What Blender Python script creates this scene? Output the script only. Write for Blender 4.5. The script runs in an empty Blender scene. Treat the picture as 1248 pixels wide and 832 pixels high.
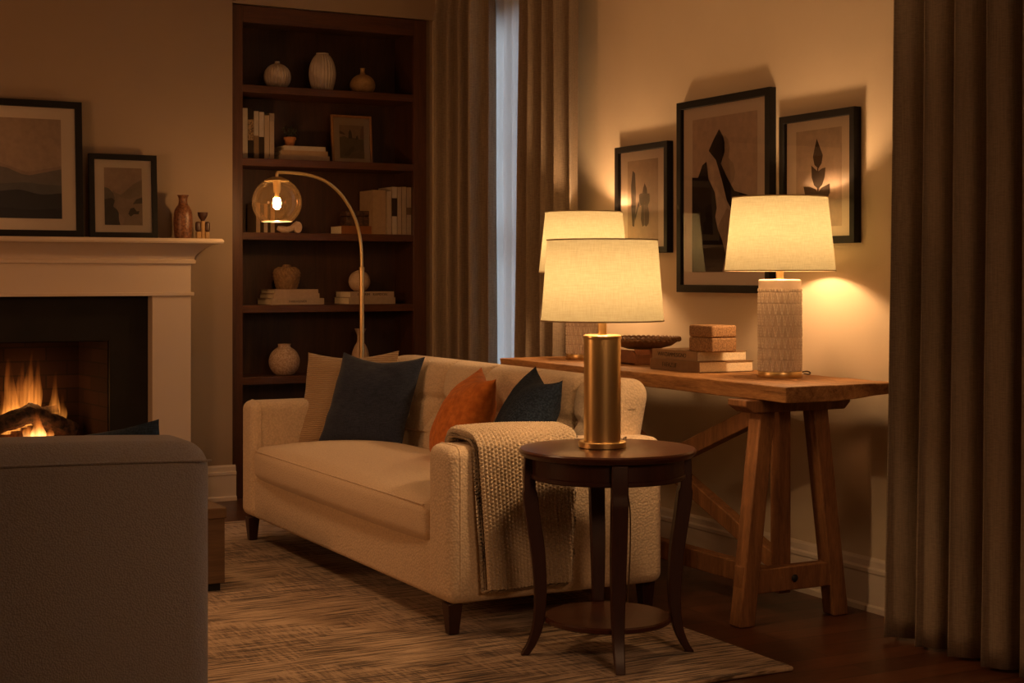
import bpy, bmesh, math, random
from mathutils import Vector, Matrix, noise
PI = math.pi
R = math.radians
random.seed(7)
scn = bpy.context.scene
col = scn.collection

# ------------------------------------------------------------------ materials
def new_mat(name):
    m = bpy.data.materials.new(name); m.use_nodes = True
    nt = m.node_tree
    for n in list(nt.nodes): nt.nodes.remove(n)
    out = nt.nodes.new('ShaderNodeOutputMaterial')
    return m, nt, out
def nd(nt, t, **kw):
    n = nt.nodes.new(t)
    for k, v in kw.items():
        if k.startswith('i_'):
            key = k[2:]
            key = int(key) if key.isdigit() else key
            n.inputs[key].default_value = v
        else: setattr(n, k, v)
    return n
def c4(c): return (c[0], c[1], c[2], 1)
def ramp(nt, fac, stops):
    r = nt.nodes.new('ShaderNodeValToRGB')
    el = r.color_ramp.elements
    while len(el) < len(stops): el.new(0.5)
    for e, (p, c) in zip(el, stops): e.position = p; e.color = c4(c)
    nt.links.new(fac, r.inputs[0]); return r.outputs[0]
def coords(nt, scale=(1,1,1), kind='Object', rot=(0,0,0)):
    tc = nt.nodes.new('ShaderNodeTexCoord'); mp = nt.nodes.new('ShaderNodeMapping')
    mp.inputs['Scale'].default_value = scale; mp.inputs['Rotation'].default_value = rot
    nt.links.new(tc.outputs[kind], mp.inputs[0]); return mp.outputs[0]
def principled(nt, out, rough=.5, metal=0., spec=.5, sheen=0.):
    b = nt.nodes.new('ShaderNodeBsdfPrincipled')
    b.inputs['Roughness'].default_value = rough; b.inputs['Metallic'].default_value = metal
    b.inputs['Specular IOR Level'].default_value = spec
    if sheen: b.inputs['Sheen Weight'].default_value = sheen
    nt.links.new(b.outputs[0], out.inputs[0]); return b
def bump(nt, h, b, strength=.5, dist=.005):
    n = nt.nodes.new('ShaderNodeBump'); n.inputs['Strength'].default_value = strength; n.inputs['Distance'].default_value = dist
    nt.links.new(h, n.inputs['Height']); nt.links.new(n.outputs[0], b.inputs['Normal'])
def math_(nt, op, a, b):
    n = nt.nodes.new('ShaderNodeMath'); n.operation = op
    for i, v in enumerate((a, b)):
        if isinstance(v, (int, float)): n.inputs[i].default_value = v
        else: nt.links.new(v, n.inputs[i])
    return n.outputs[0]

def plain(name, c, rough=.5, metal=0., spec=.5, var=0., vscale=8., bstr=0., bscale=120.):
    m, nt, out = new_mat(name); b = principled(nt, out, rough, metal, spec)
    b.inputs['Base Color'].default_value = c4(c)
    if var:
        n = nd(nt, 'ShaderNodeTexNoise', i_Scale=vscale, i_Detail=6.)
        nt.links.new(coords(nt), n.inputs['Vector'])
        nt.links.new(ramp(nt, n.outputs[0], [(.3, [x*(1-var) for x in c]), (.7, [min(1, x*(1+var)) for x in c])]), b.inputs['Base Color'])
    if bstr:
        n = nd(nt, 'ShaderNodeTexNoise', i_Scale=bscale, i_Detail=3.)
        nt.links.new(coords(nt), n.inputs['Vector']); bump(nt, n.outputs[0], b, bstr, .003)
    return m
def wood(name, c1, c2, axis=0, scale=6., rough=.45, spec=.5, stretch=14., bstr=.15):
    m, nt, out = new_mat(name); b = principled(nt, out, rough, 0, spec)
    s = [scale]*3; s[axis] = scale/stretch
    n = nd(nt, 'ShaderNodeTexNoise', i_Scale=4., i_Detail=8., i_Roughness=.65, i_Distortion=.6)
    nt.links.new(coords(nt, s), n.inputs['Vector'])
    n2 = nd(nt, 'ShaderNodeTexNoise', i_Scale=28., i_Detail=4., i_Roughness=.7)
    nt.links.new(coords(nt, s), n2.inputs['Vector'])
    f = math_(nt, 'ADD', math_(nt, 'MULTIPLY', n.outputs[0], .65), math_(nt, 'MULTIPLY', n2.outputs[0], .35))
    nt.links.new(ramp(nt, f, [(.36, c2), (.5, [(a+b_)/2 for a, b_ in zip(c1, c2)]), (.64, c1)]), b.inputs['Base Color'])
    if bstr: bump(nt, f, b, bstr, .004)
    return m
def boucle(name, c1, c2, scale=95., bstr=.6, rough=.9, dist=.006, sheen=.2):
    m, nt, out = new_mat(name); b = principled(nt, out, rough, 0, .2, sheen)
    b.inputs['Sheen Roughness'].default_value = .6
    v = nd(nt, 'ShaderNodeTexVoronoi', i_Scale=scale); cd = coords(nt)
    nt.links.new(cd, v.inputs['Vector'])
    nt.links.new(ramp(nt, v.outputs['Distance'], [(.1, c1), (.75, c2)]), b.inputs['Base Color'])
    inv = math_(nt, 'SUBTRACT', 1., v.outputs['Distance'])
    bump(nt, inv, b, bstr, dist)
    return m
def linen(name, c1, c2, su=(30, 30, 700), sv=(520, 520, 8), bstr=.25, rough=.9, trans=0., tcol=None, sheen=.15):
    m, nt, out = new_mat(name); b = principled(nt, out, rough, 0, .2, sheen)
    a = nd(nt, 'ShaderNodeTexNoise', i_Scale=1., i_Detail=2.); nt.links.new(coords(nt, su), a.inputs['Vector'])
    d = nd(nt, 'ShaderNodeTexNoise', i_Scale=1., i_Detail=2.); nt.links.new(coords(nt, sv), d.inputs['Vector'])
    f = math_(nt, 'MULTIPLY', math_(nt, 'ADD', a.outputs[0], d.outputs[0]), .5)
    cc = ramp(nt, f, [(.38, c2), (.62, c1)])
    nt.links.new(cc, b.inputs['Base Color'])
    if bstr: bump(nt, f, b, bstr, .003)
    if trans:
        t = nt.nodes.new('ShaderNodeBsdfTranslucent'); mx = nt.nodes.new('ShaderNodeMixShader'); mx.inputs[0].default_value = trans
        if tcol:
            mul = nt.nodes.new('ShaderNodeMixRGB'); mul.blend_type = 'MULTIPLY'; mul.inputs[0].default_value = 1; mul.inputs[2].default_value = c4(tcol)
            nt.links.new(cc, mul.inputs[1]); nt.links.new(mul.outputs[0], t.inputs[0])
        else: nt.links.new(cc, t.inputs[0])
        nt.links.new(b.outputs[0], mx.inputs[1]); nt.links.new(t.outputs[0], mx.inputs[2]); nt.links.new(mx.outputs[0], out.inputs[0])
    return m
def thin_glass(name, tint=(1,1,1), base=.05, rough=.02):
    m, nt, out = new_mat(name)
    t = nt.nodes.new('ShaderNodeBsdfTransparent'); t.inputs[0].default_value = c4(tint)
    g = nt.nodes.new('ShaderNodeBsdfGlossy'); g.inputs['Roughness'].default_value = rough
    fr = nd(nt, 'ShaderNodeFresnel', i_IOR=1.45); mx = nt.nodes.new('ShaderNodeMixShader')
    f = math_(nt, 'ADD', fr.outputs[0], base); 
    nt.links.new(f, mx.inputs[0]); nt.links.new(t.outputs[0], mx.inputs[1]); nt.links.new(g.outputs[0], mx.inputs[2]); nt.links.new(mx.outputs[0], out.inputs[0])
    return m
def emit(name, c, s):
    m, nt, out = new_mat(name); e = nd(nt, 'ShaderNodeEmission', i_Color=c4(c), i_Strength=s); nt.links.new(e.outputs[0], out.inputs[0]); return m
def speckle(name, c1, c2, scale=140., rough=.6, bstr=.3):
    m, nt, out = new_mat(name); b = principled(nt, out, rough)
    n = nd(nt, 'ShaderNodeTexNoise', i_Scale=scale, i_Detail=4., i_Roughness=.7); nt.links.new(coords(nt), n.inputs['Vector'])
    nt.links.new(ramp(nt, n.outputs[0], [(.4, c1), (.6, c2)]), b.inputs['Base Color']); bump(nt, n.outputs[0], b, bstr, .003)
    return m

M = {}
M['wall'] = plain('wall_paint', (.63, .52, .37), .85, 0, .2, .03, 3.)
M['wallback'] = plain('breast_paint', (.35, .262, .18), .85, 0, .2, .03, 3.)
M['ceil'] = plain('ceiling_paint', (.70, .64, .55), .9)
M['trim'] = plain('trim_paint', (.66, .56, .45), .45, 0, .4)
M['mantel'] = plain('mantel_paint', (.66, .545, .42), .5, 0, .4)
M['slate'] = plain('black_slate', (.013, .010, .0075), .6, 0, .25, .3, 5.)
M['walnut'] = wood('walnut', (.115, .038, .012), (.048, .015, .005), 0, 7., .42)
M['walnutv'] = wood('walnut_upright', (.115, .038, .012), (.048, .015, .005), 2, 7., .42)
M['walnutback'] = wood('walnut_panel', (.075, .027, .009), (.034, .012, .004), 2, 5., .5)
M['mahog'] = wood('mahogany', (.085, .026, .011), (.045, .013, .006), 0, 6., .28, .5, 10., .05)
M['mahogv'] = wood('mahogany_leg', (.055, .016, .008), (.03, .009, .005), 2, 6., .42, .5, 10., .05)
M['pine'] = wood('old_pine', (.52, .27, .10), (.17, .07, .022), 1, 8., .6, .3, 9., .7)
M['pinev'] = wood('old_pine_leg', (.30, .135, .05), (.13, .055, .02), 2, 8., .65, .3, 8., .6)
M['oak'] = wood('coffee_oak', (.17, .095, .045), (.09, .048, .022), 0, 6., .5)
M['legdark'] = wood('sofa_leg_wood', (.05, .016, .01), (.025, .009, .005), 2, 8., .35)
M['sofa'] = boucle('sofa_boucle', (.74, .585, .40), (.60, .465, .31), 125., .32)
M['sofaseat'] = boucle('sofa_seat_weave', (.72, .565, .38), (.62, .475, .315), 170., .25)
M['chair'] = boucle('greige_boucle', (.46, .385, .31), (.38, .315, .25), 250., .28)
M['navy'] = linen('navy_cotton', (.034, .045, .080), (.014, .020, .040), (40,40,420), (420,420,20), .45)
M['navyknit'] = boucle('navy_knit', (.024, .040, .070), (.008, .015, .030), 130., .6, sheen=0.)
M['orange'] = linen('rust_velvet', (.60, .185, .032), (.42, .115, .018), (30,30,60), (60,60,20), .12, .75, sheen=.05)
M['curtain'] = linen('curtain_linen', (.34, .26, .18), (.235, .175, .118), (60,60,420), (420,420,10), .3, .9, .12)
M['navychair'] = linen('slate_blue_cotton', (.07, .105, .15), (.03, .05, .08), (40,40,420), (420,420,20), .4)
M['brass'] = plain('brushed_brass', (.80, .58, .27), .34, 1.)
M['brasspale'] = plain('polished_brass', (.86, .60, .27), .28, 1.)
M['rimdark'] = plain('shade_trim', (.42, .30, .17), .8)
M['black'] = plain('black_frame', (.007, .0055, .0045), .5, 0, .25)
M['goldframe'] = wood('gold_oak_frame', (.34, .16, .055), (.20, .09, .03), 2, 10., .4)
M['matboard'] = plain('matboard', (.88, .77, .64), .9, 0, .1)
M['paper'] = plain('book_pages', (.78, .66, .47), .9, 0, .1, .12, 200.)
M['ink'] = plain('ink', (.05, .035, .02), .8)
M['glass'] = thin_glass('picture_glass', (1,1,1), .06)
M['softglass'] = thin_glass('matte_picture_glass', (1,1,1), .0, .3)
M['window'] = thin_glass('window_glass', (1,1,1), .03)
def globe_glass():
    m, nt, out = new_mat('amber_globe_glass')
    t = nd(nt, 'ShaderNodeBsdfTransparent', i_Color=(.88, .74, .57, 1)); g = nd(nt, 'ShaderNodeBsdfGlossy', i_Roughness=.03)
    s = nd(nt, 'ShaderNodeBsdfTranslucent', i_Color=(.85, .46, .18, 1)); m1 = nt.nodes.new('ShaderNodeMixShader'); m1.inputs[0].default_value = .013
    fr = nd(nt, 'ShaderNodeFresnel', i_IOR=1.3); m2 = nt.nodes.new('ShaderNodeMixShader')
    nt.links.new(t.outputs[0], m1.inputs[1]); nt.links.new(s.outputs[0], m1.inputs[2])
    nt.links.new(math_(nt, 'ADD', math_(nt, 'MULTIPLY', fr.outputs[0], .5), .03), m2.inputs[0]); nt.links.new(m1.outputs[0], m2.inputs[1]); nt.links.new(g.outputs[0], m2.inputs[2]); nt.links.new(m2.outputs[0], out.inputs[0])
    return m
M['globe'] = globe_glass()
M['cork'] = speckle('cork', (.17, .085, .033), (.36, .20, .085), 160., .8, .4)
M['cord'] = plain('brown_cord', (.10, .055, .025), .6)
M['wicker'] = plain('dark_wicker', (.21, .11, .048), .6)
M['tray'] = wood('tray_wood', (.27, .10, .035), (.15, .05, .018), 0, 6., .4)
M['charlog'] = speckle('charred_log', (.012, .008, .006), (.07, .035, .02), 40., .9, .8)
M['iron'] = plain('cast_iron', (.012, .011, .01), .6, .4)
M['terracotta'] = plain('terracotta', (.42, .17, .06), .8, 0, .3, .15, 30.)
M['leaf'] = plain('dark_leaf', (.06, .06, .028), .6)
M['bronze'] = speckle('brown_glaze', (.10, .035, .014), (.26, .11, .045), 90., .35, .4)
M['stonebrown'] = plain('dark_figure_stone', (.06, .026, .014), .4, 0, .5, .4, 40.)
M['ceramicwhite'] = plain('ribbed_white_clay', (.50, .405, .315), .7, 0, .3, .08, 20.)
M['ceramicochre'] = speckle('ochre_clay', (.34, .20, .075), (.42, .26, .11), 60., .7, .2)
M['ceramicrough'] = speckle('pitted_clay', (.36, .22, .135), (.62, .46, .33), 110., .85, .6)
M['ceramicpink'] = speckle('sand_clay', (.50, .34, .22), (.58, .41, .28), 60., .7, .2)
M['knitvase'] = plain('brown_woven_clay', (.22, .125, .06), .8, 0, .3, .25, 60.)
M['bulb'] = thin_glass('clear_bulb_glass', (1., .97, .92), .03)
M['filament'] = emit('bright_filament_bulb', (1., .60, .27), 190.)

def shade_mat():
    m, nt, out = new_mat('lampshade_linen')
    a = nd(nt, 'ShaderNodeTexNoise', i_Scale=1., i_Detail=2.); nt.links.new(coords(nt, (22, 22, 620)), a.inputs['Vector'])
    d = nd(nt, 'ShaderNodeTexNoise', i_Scale=1., i_Detail=2.); nt.links.new(coords(nt, (480, 480, 8)), d.inputs['Vector'])
    f = math_(nt, 'MULTIPLY', math_(nt, 'ADD', a.outputs[0], d.outputs[0]), .5)
    ct = ramp(nt, f, [(.30, (.156, .150, .096)), (.68, (.202, .196, .130))])
    cd = ramp(nt, f, [(.36, (.42, .36, .28)), (.62, (.54, .48, .38))])
    t = nt.nodes.new('ShaderNodeBsdfTranslucent'); dd = nt.nodes.new('ShaderNodeBsdfDiffuse'); mx = nt.nodes.new('ShaderNodeMixShader'); mx.inputs[0].default_value = .50
    nt.links.new(ct, t.inputs[0]); nt.links.new(cd, dd.inputs[0])
    nt.links.new(dd.outputs[0], mx.inputs[1]); nt.links.new(t.outputs[0], mx.inputs[2]); nt.links.new(mx.outputs[0], out.inputs[0])
    return m
M['shade'] = shade_mat()
def sheer_mat():
    m, nt, out = new_mat('sheer_voile')
    t = nd(nt, 'ShaderNodeBsdfTranslucent', i_Color=(.86, .87, .88, 1)); d = nd(nt, 'ShaderNodeBsdfDiffuse', i_Color=(.66, .62, .57, 1))
    mx = nt.nodes.new('ShaderNodeMixShader'); mx.inputs[0].default_value = .6
    tr = nt.nodes.new('ShaderNodeBsdfTransparent'); mx2 = nt.nodes.new('ShaderNodeMixShader'); mx2.inputs[0].default_value = .18
    nt.links.new(d.outputs[0], mx.inputs[1]); nt.links.new(t.outputs[0], mx.inputs[2])
    nt.links.new(mx.outputs[0], mx2.inputs[1]); nt.links.new(tr.outputs[0], mx2.inputs[2]); nt.links.new(mx2.outputs[0], out.inputs[0])
    return m
M['sheer'] = sheer_mat()
def floor_mat():
    m, nt, out = new_mat('oak_floorboards'); b = principled(nt, out, .36, 0, .45)
    br = nd(nt, 'ShaderNodeTexBrick', i_Scale=1.); br.offset = .37
    br.inputs['Brick Width'].default_value = 1.5; br.inputs['Row Height'].default_value = .11; br.inputs['Mortar Size'].default_value = .0022
    br.inputs['Color1'].default_value = (.115, .042, .017, 1); br.inputs['Color2'].default_value = (.07, .025, .010, 1); br.inputs['Mortar'].default_value = (.014, .006, .003, 1)
    nt.links.new(coords(nt), br.inputs['Vector'])
    n = nd(nt, 'ShaderNodeTexNoise', i_Scale=4., i_Detail=8., i_Roughness=.65); nt.links.new(coords(nt, (1.2, 16, 1)), n.inputs['Vector'])
    mul = nt.nodes.new('ShaderNodeMixRGB'); mul.blend_type = 'MULTIPLY'; mul.inputs[0].default_value = .8
    nt.links.new(br.outputs[0], mul.inputs[1]); nt.links.new(ramp(nt, n.outputs[0], [(.3, (.5, .5, .5)), (.7, (1.3, 1.2, 1.1))]), mul.inputs[2])
    nt.links.new(mul.outputs[0], b.inputs['Base Color'])
    bump(nt, br.outputs[1], b, -.2, .003)
    return m
M['floor'] = floor_mat()
def rug_mat():
    m, nt, out = new_mat('rug_wool'); b = principled(nt, out, .95, 0, .1, .2)
    n = nd(nt, 'ShaderNodeTexNoise', i_Scale=1., i_Detail=4., i_Roughness=.65, i_Distortion=.15); nt.links.new(coords(nt, (4.5, 88, 5)), n.inputs['Vector'])
    # large lozenges, their threads running the other way
    ck = nd(nt, 'ShaderNodeTexChecker', i_Scale=2.1); nt.links.new(coords(nt, (1, 1, 1), rot=(0, 0, R(38))), ck.inputs['Vector'])
    n2 = nd(nt, 'ShaderNodeTexNoise', i_Scale=1., i_Detail=5., i_Roughness=.7); nt.links.new(coords(nt, (75, 7, 5), rot=(0, 0, R(38))), n2.inputs['Vector'])
    dis = nd(nt, 'ShaderNodeTexNoise', i_Scale=2.2, i_Detail=3.); nt.links.new(coords(nt), dis.inputs['Vector'])
    wgt = math_(nt, 'MULTIPLY', ck.outputs[1], math_(nt, 'MULTIPLY', dis.outputs[0], .8))
    mx = nt.nodes.new('ShaderNodeMix'); mx.data_type = 'FLOAT'
    nt.links.new(wgt, mx.inputs[0]); nt.links.new(n.outputs[0], mx.inputs[2]); nt.links.new(n2.outputs[0], mx.inputs[3])
    f = math_(nt, 'ADD', mx.outputs[0], math_(nt, 'MULTIPLY', math_(nt, 'SUBTRACT', dis.outputs[0], .5), .25))
    nt.links.new(ramp(nt, f, [(.39, (.045, .028, .017)), (.46, (.20, .13, .078)), (.52, (.47, .335, .21)), (.68, (.64, .475, .31))]), b.inputs['Base Color'])
    bump(nt, f, b, .8, .012)
    return m
M['rug'] = rug_mat()
def brick_mat():
    m, nt, out = new_mat('firebrick'); b = principled(nt, out, .9, 0, .2)
    br = nd(nt, 'ShaderNodeTexBrick', i_Scale=1.); br.inputs['Brick Width'].default_value = .21; br.inputs['Row Height'].default_value = .072; br.inputs['Mortar Size'].default_value = .004
    br.inputs['Color1'].default_value = (.034, .015, .008, 1); br.inputs['Color2'].default_value = (.02, .009, .006, 1); br.inputs['Mortar'].default_value = (.014, .008, .005, 1)
    tc = nt.nodes.new('ShaderNodeTexCoord'); sp = nt.nodes.new('ShaderNodeSeparateXYZ'); cb = nt.nodes.new('ShaderNodeCombineXYZ')
    nt.links.new(tc.outputs['Object'], sp.inputs[0])
    nt.links.new(math_(nt, 'ADD', sp.outputs[0], sp.outputs[1]), cb.inputs[0]); nt.links.new(sp.outputs[2], cb.inputs[1])
    nt.links.new(cb.outputs[0], br.inputs['Vector']); nt.links.new(br.outputs[0], b.inputs['Base Color']); bump(nt, br.outputs[1], b, -.6, .01)
    return m
M['brick'] = brick_mat()
def flame_mat(name, h, dens, hot):
    m, nt, out = new_mat(name)
    tc = nt.nodes.new('ShaderNodeTexCoord'); sp = nt.nodes.new('ShaderNodeSeparateXYZ'); nt.links.new(tc.outputs['Object'], sp.inputs[0])
    t = math_(nt, 'DIVIDE', sp.outputs[2], h)
    n = nd(nt, 'ShaderNodeTexNoise', i_Scale=1., i_Detail=3., i_Roughness=.6); nt.links.new(coords(nt, (38, 38, 5)), n.inputs['Vector'])
    nn = ramp(nt, n.outputs[0], [(.36, (.05, .05, .05)), (.66, (1, 1, 1))])
    c = ramp(nt, t, [(0., (1., .50, .15) if hot else (1., .34, .055)), (.45, (1., .27, .035)), (1., (1., .13, .012))])
    fall = ramp(nt, t, [(0., (1, 1, 1)), (.30, (.50, .50, .50)), (.62, (.14, .14, .14)), (.92, (0, 0, 0))])
    s = math_(nt, 'MULTIPLY', math_(nt, 'MULTIPLY', nn, fall), dens)
    e = nt.nodes.new('ShaderNodeEmission'); nt.links.new(c, e.inputs[0]); nt.links.new(s, e.inputs[1]); nt.links.new(e.outputs[0], out.inputs['Volume'])
    return m
def ember_mat():
    m, nt, out = new_mat('glowing_embers')
    n = nd(nt, 'ShaderNodeTexNoise', i_Scale=24., i_Detail=4.); nt.links.new(coords(nt), n.inputs['Vector'])
    b = principled(nt, out, .95); b.inputs['Base Color'].default_value = (.02, .012, .01, 1)
    nt.links.new(ramp(nt, n.outputs[0], [(.45, (0, 0, 0)), (.56, (.9, .10, .01)), (.68, (1., .42, .10))]), b.inputs['Emission Color']); b.inputs['Emission Strength'].default_value = 2.2
    return m
M['ember'] = ember_mat()

# ------------------------------------------------------------------ mesh builder
class MB:
    def __init__(s): s.v = []; s.f = []; s.mi = []; s.cur = 0
    def add(s, vs, fs):
        o = len(s.v); s.v += [tuple(p) for p in vs]
        for f in fs: s.f.append([i+o for i in f]); s.mi.append(s.cur)
        return s
    def box(s, a, b):
        (x0,y0,z0),(x1,y1,z1) = a, b
        return s.add([(x0,y0,z0),(x1,y0,z0),(x1,y1,z0),(x0,y1,z0),(x0,y0,z1),(x1,y0,z1),(x1,y1,z1),(x0,y1,z1)],
                     [(0,3,2,1),(4,5,6,7),(0,1,5,4),(1,2,6,5),(2,3,7,6),(3,0,4,7)])
    def lathe(s, prof, seg=32, c=(0,0,0), disp=None, cap=True):
        n = len(prof); vs = []
        for k in range(seg):
            a = 2*PI*k/seg
            for j, (r, z) in enumerate(prof):
                rr = r + (disp(a, j, r, z) if disp else 0)
                vs.append((c[0]+rr*math.cos(a), c[1]+rr*math.sin(a), c[2]+z))
        fs = []
        for k in range(seg):
            k2 = (k+1) % seg
            for j in range(n-1): fs.append((k*n+j, k2*n+j, k2*n+j+1, k*n+j+1))
        if cap:
            if prof[0][0] > 1e-5: fs.append([k*n for k in range(seg)][::-1])
            if prof[-1][0] > 1e-5: fs.append([k*n+n-1 for k in range(seg)])
        return s.add(vs, fs)
    def tube(s, pts, r, seg=10, cap=True):
        pts = [Vector(p) for p in pts]; n = len(pts)
        rs = r if isinstance(r, (list, tuple)) else [r]*n
        up = Vector((0,0,1)); vs = []
        t0 = (pts[1]-pts[0]).normalized()
        x = t0.orthogonal().normalized()
        for i, p in enumerate(pts):
            t = (pts[min(i+1, n-1)]-pts[max(i-1, 0)]).normalized()
            x = (x - t*x.dot(t)).normalized(); y = t.cross(x)
            for k in range(seg):
                a = 2*PI*k/seg; vs.append(p + (x*math.cos(a)+y*math.sin(a))*rs[i])
        fs = []
        for i in range(n-1):
            for k in range(seg):
                k2 = (k+1) % seg; fs.append((i*seg+k, i*seg+k2, (i+1)*seg+k2, (i+1)*seg+k))
        if cap: fs.append([k for k in range(seg)][::-1]); fs.append([(n-1)*seg+k for k in range(seg)])
        return s.add(vs, fs)
    def beam(s, p0, p1, w, h, side):
        """rectangular bar from p0 to p1; w along SIDE, h along the third direction; ends cut square"""
        p0, p1 = Vector(p0), Vector(p1); t = (p1-p0).normalized(); sd = Vector(side); sd = (sd - t*sd.dot(t)).normalized(); u = t.cross(sd)
        vs = []
        for p in (p0, p1):
            for a, b in ((-1,-1),(1,-1),(1,1),(-1,1)): vs.append(p + sd*(a*w/2) + u*(b*h/2))
        return s.add(vs, [(3,2,1,0),(4,5,6,7),(0,1,5,4),(1,2,6,5),(2,3,7,6),(3,0,4,7)])
    def prism(s, poly, axis, a, b):
        """polygon in the other two axes extruded along AXIS from a to b"""
        n = len(poly)
        def P(q, d):
            l = [q[0], q[1]]; l.insert(axis, d); return tuple(l)
        vs = [P(q, a) for q in poly] + [P(q, b) for q in poly]
        return s.add(vs, [list(range(n)), list(range(2*n-1, n-1, -1))] + [(i, n+i, n+(i+1) % n, (i+1) % n) for i in range(n)])
    def grid(s, fn, nu, nv):
        vs = [fn(i/nu, j/nv) for i in range(nu+1) for j in range(nv+1)]
        return s.add(vs, [(i*(nv+1)+j, (i+1)*(nv+1)+j, (i+1)*(nv+1)+j+1, i*(nv+1)+j+1) for i in range(nu) for j in range(nv)])
    def poly(s, pts): return s.add(pts, [list(range(len(pts)))])
    def rbox(s, a, b, r, n=5, div=(1,1,1), fn=None):
        """box with rounded edges and corners; FN moves each finished point"""
        c = [(p+q)/2 for p, q in zip(a, b)]; h = [(q-p)/2 for p, q in zip(a, b)]
        ax = []
        for k in range(3):
            inner = h[k]-r; l = [-inner - r*math.tan(PI/4*(n-i)/n) for i in range(n)]
            l += [-inner + 2*inner*i/div[k] for i in range(div[k]+1)]
            l += [inner + r*math.tan(PI/4*(i+1)/n) for i in range(n)]
            ax.append(l)
        def proj(p):
            q = [max(-(h[k]-r), min(h[k]-r, p[k])) for k in range(3)]; d = Vector([p[k]-q[k] for k in range(3)])
            if d.length > 1e-9: d = d.normalized()*r
            o = Vector([q[k]+d[k]+c[k] for k in range(3)]); return fn(o) if fn else o
        idx = {}
        def vid(i, j, k):
            if (i,j,k) not in idx:
                idx[(i,j,k)] = len(s.v); s.v.append(tuple(proj((ax[0][i], ax[1][j], ax[2][k]))))
            return idx[(i,j,k)]
        N = [len(l)-1 for l in ax]
        def face(q): s.f.append(q); s.mi.append(s.cur)
        for i in range(N[0]):
            for j in range(N[1]):
                face([vid(i,j,0), vid(i,j+1,0), vid(i+1,j+1,0), vid(i+1,j,0)]); face([vid(i,j,N[2]), vid(i+1,j,N[2]), vid(i+1,j+1,N[2]), vid(i,j+1,N[2])])
        for i in range(N[0]):
            for k in range(N[2]):
                face([vid(i,0,k), vid(i+1,0,k), vid(i+1,0,k+1), vid(i,0,k+1)]); face([vid(i,N[1],k), vid(i,N[1],k+1), vid(i+1,N[1],k+1), vid(i+1,N[1],k)])
        for j in range(N[1]):
            for k in range(N[2]):
                face([vid(0,j,k), vid(0,j,k+1), vid(0,j+1,k+1), vid(0,j+1,k)]); face([vid(N[0],j,k), vid(N[0],j+1,k), vid(N[0],j+1,k+1), vid(N[0],j,k+1)])
        return s
    def build(s, name, mats, parent=None, bevel=0., seg=2, smooth=True, angle=38., loc=None):
        me = bpy.data.meshes.new(name); me.from_pydata(s.v, [], s.f)
        for m in (mats if isinstance(mats, (list, tuple)) else [mats]): me.materials.append(m)
        if any(s.mi): me.polygons.foreach_set('material_index', s.mi)
        bm = bmesh.new(); bm.from_mesh(me); bmesh.ops.recalc_face_normals(bm, faces=bm.faces); bm.to_mesh(me); bm.free()
        if smooth:
            me.polygons.foreach_set('use_smooth', [True]*len(me.polygons)); me.set_sharp_from_angle(angle=R(angle))
        o = bpy.data.objects.new(name, me); col.objects.link(o)
        if parent: o.parent = parent
        if loc: o.location = loc
        if bevel:
            b = o.modifiers.new('edge', 'BEVEL'); b.width = bevel; b.segments = seg; b.limit_method = 'ANGLE'; b.angle_limit = R(40); b.harden_normals = False
        return o

def smooth_path(pts, k=6):
    pts = [Vector(p) for p in pts]; o = []
    for i in range(len(pts)-1):
        p0, p1, p2, p3 = pts[max(0,i-1)], pts[i], pts[i+1], pts[min(len(pts)-1,i+2)]
        for j in range(k):
            t = j/k; o.append(.5*((2*p1)+(p2-p0)*t+(2*p0-5*p1+4*p2-p3)*t*t+(3*p1-p0-3*p2+p3)*t**3))
    return o+[pts[-1]]
def tag(o, label, cat, group=None):
    o['label'] = label; o['category'] = cat
    if group: o['group'] = group
    return o
def thing(name, label, cat, loc=(0,0,0), rot=(0,0,0), group=None):
    o = bpy.data.objects.new(name, None); o.empty_display_size = .05; col.objects.link(o)
    o.location = loc; o.rotation_euler = rot; return tag(o, label, cat, group)
def struct(name, mb, m, **kw):
    o = mb.build(name, m, None, **kw); o['kind'] = 'structure'; return o
def copy_tree(o, parent=None):
    c = o.copy(); col.objects.link(c); c.parent = parent
    for ch in list(o.children): copy_tree(ch, c)
    return c
def text(name, body, size, parent, loc, rot, m):
    cu = bpy.data.curves.new(name, 'FONT'); cu.body = body; cu.size = size; cu.align_x = 'CENTER'; cu.align_y = 'CENTER'; cu.extrude = .0003
    tmp = bpy.data.objects.new(name, cu); col.objects.link(tmp); bpy.context.view_layer.update()
    me = bpy.data.meshes.new_from_object(tmp.evaluated_get(bpy.context.evaluated_depsgraph_get())); bpy.data.objects.remove(tmp); bpy.data.curves.remove(cu)
    me.materials.clear(); me.materials.append(m); o = bpy.data.objects.new(name, me); col.objects.link(o); o.parent = parent; o.location = loc; o.rotation_euler = rot; return o

# ------------------------------------------------------------------ the room
WX, WY, CZ = 3.55, 7.62, 2.80
LX, FY = -1.9, -1.0
struct('floor', MB().box((LX-.1, FY-.1, -.1), (WX+.2, 8.1, 0)), M['floor'])
struct('ceiling', MB().box((LX-.1, FY-.1, CZ), (WX+.2, 8.1, CZ+.1)), M['ceil'])
w = MB(); wy0, wy1, wz0, wz1 = 6.24, 7.02, .12, 2.5
wa, wb, wc, we = 2.28, 2.70, .9, 2.1
w.box((WX, FY-.1, 0), (WX+.14, wa, CZ)).box((WX, wb, 0), (WX+.14, wy0, CZ)).box((WX, wa, 0), (WX+.14, wb, wc)).box((WX, wa, we), (WX+.14, wb, CZ)).box((WX, wy1, 0), (WX+.14, 8.1, CZ)).box((WX, wy0, 0), (WX+.14, wy1, wz0)).box((WX, wy0, wz1), (WX+.14, wy1, CZ))
struct('wall_right', w, M['wall'], smooth=False)
FX0, FX1, FZ1 = .655, 1.745, .838
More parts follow.
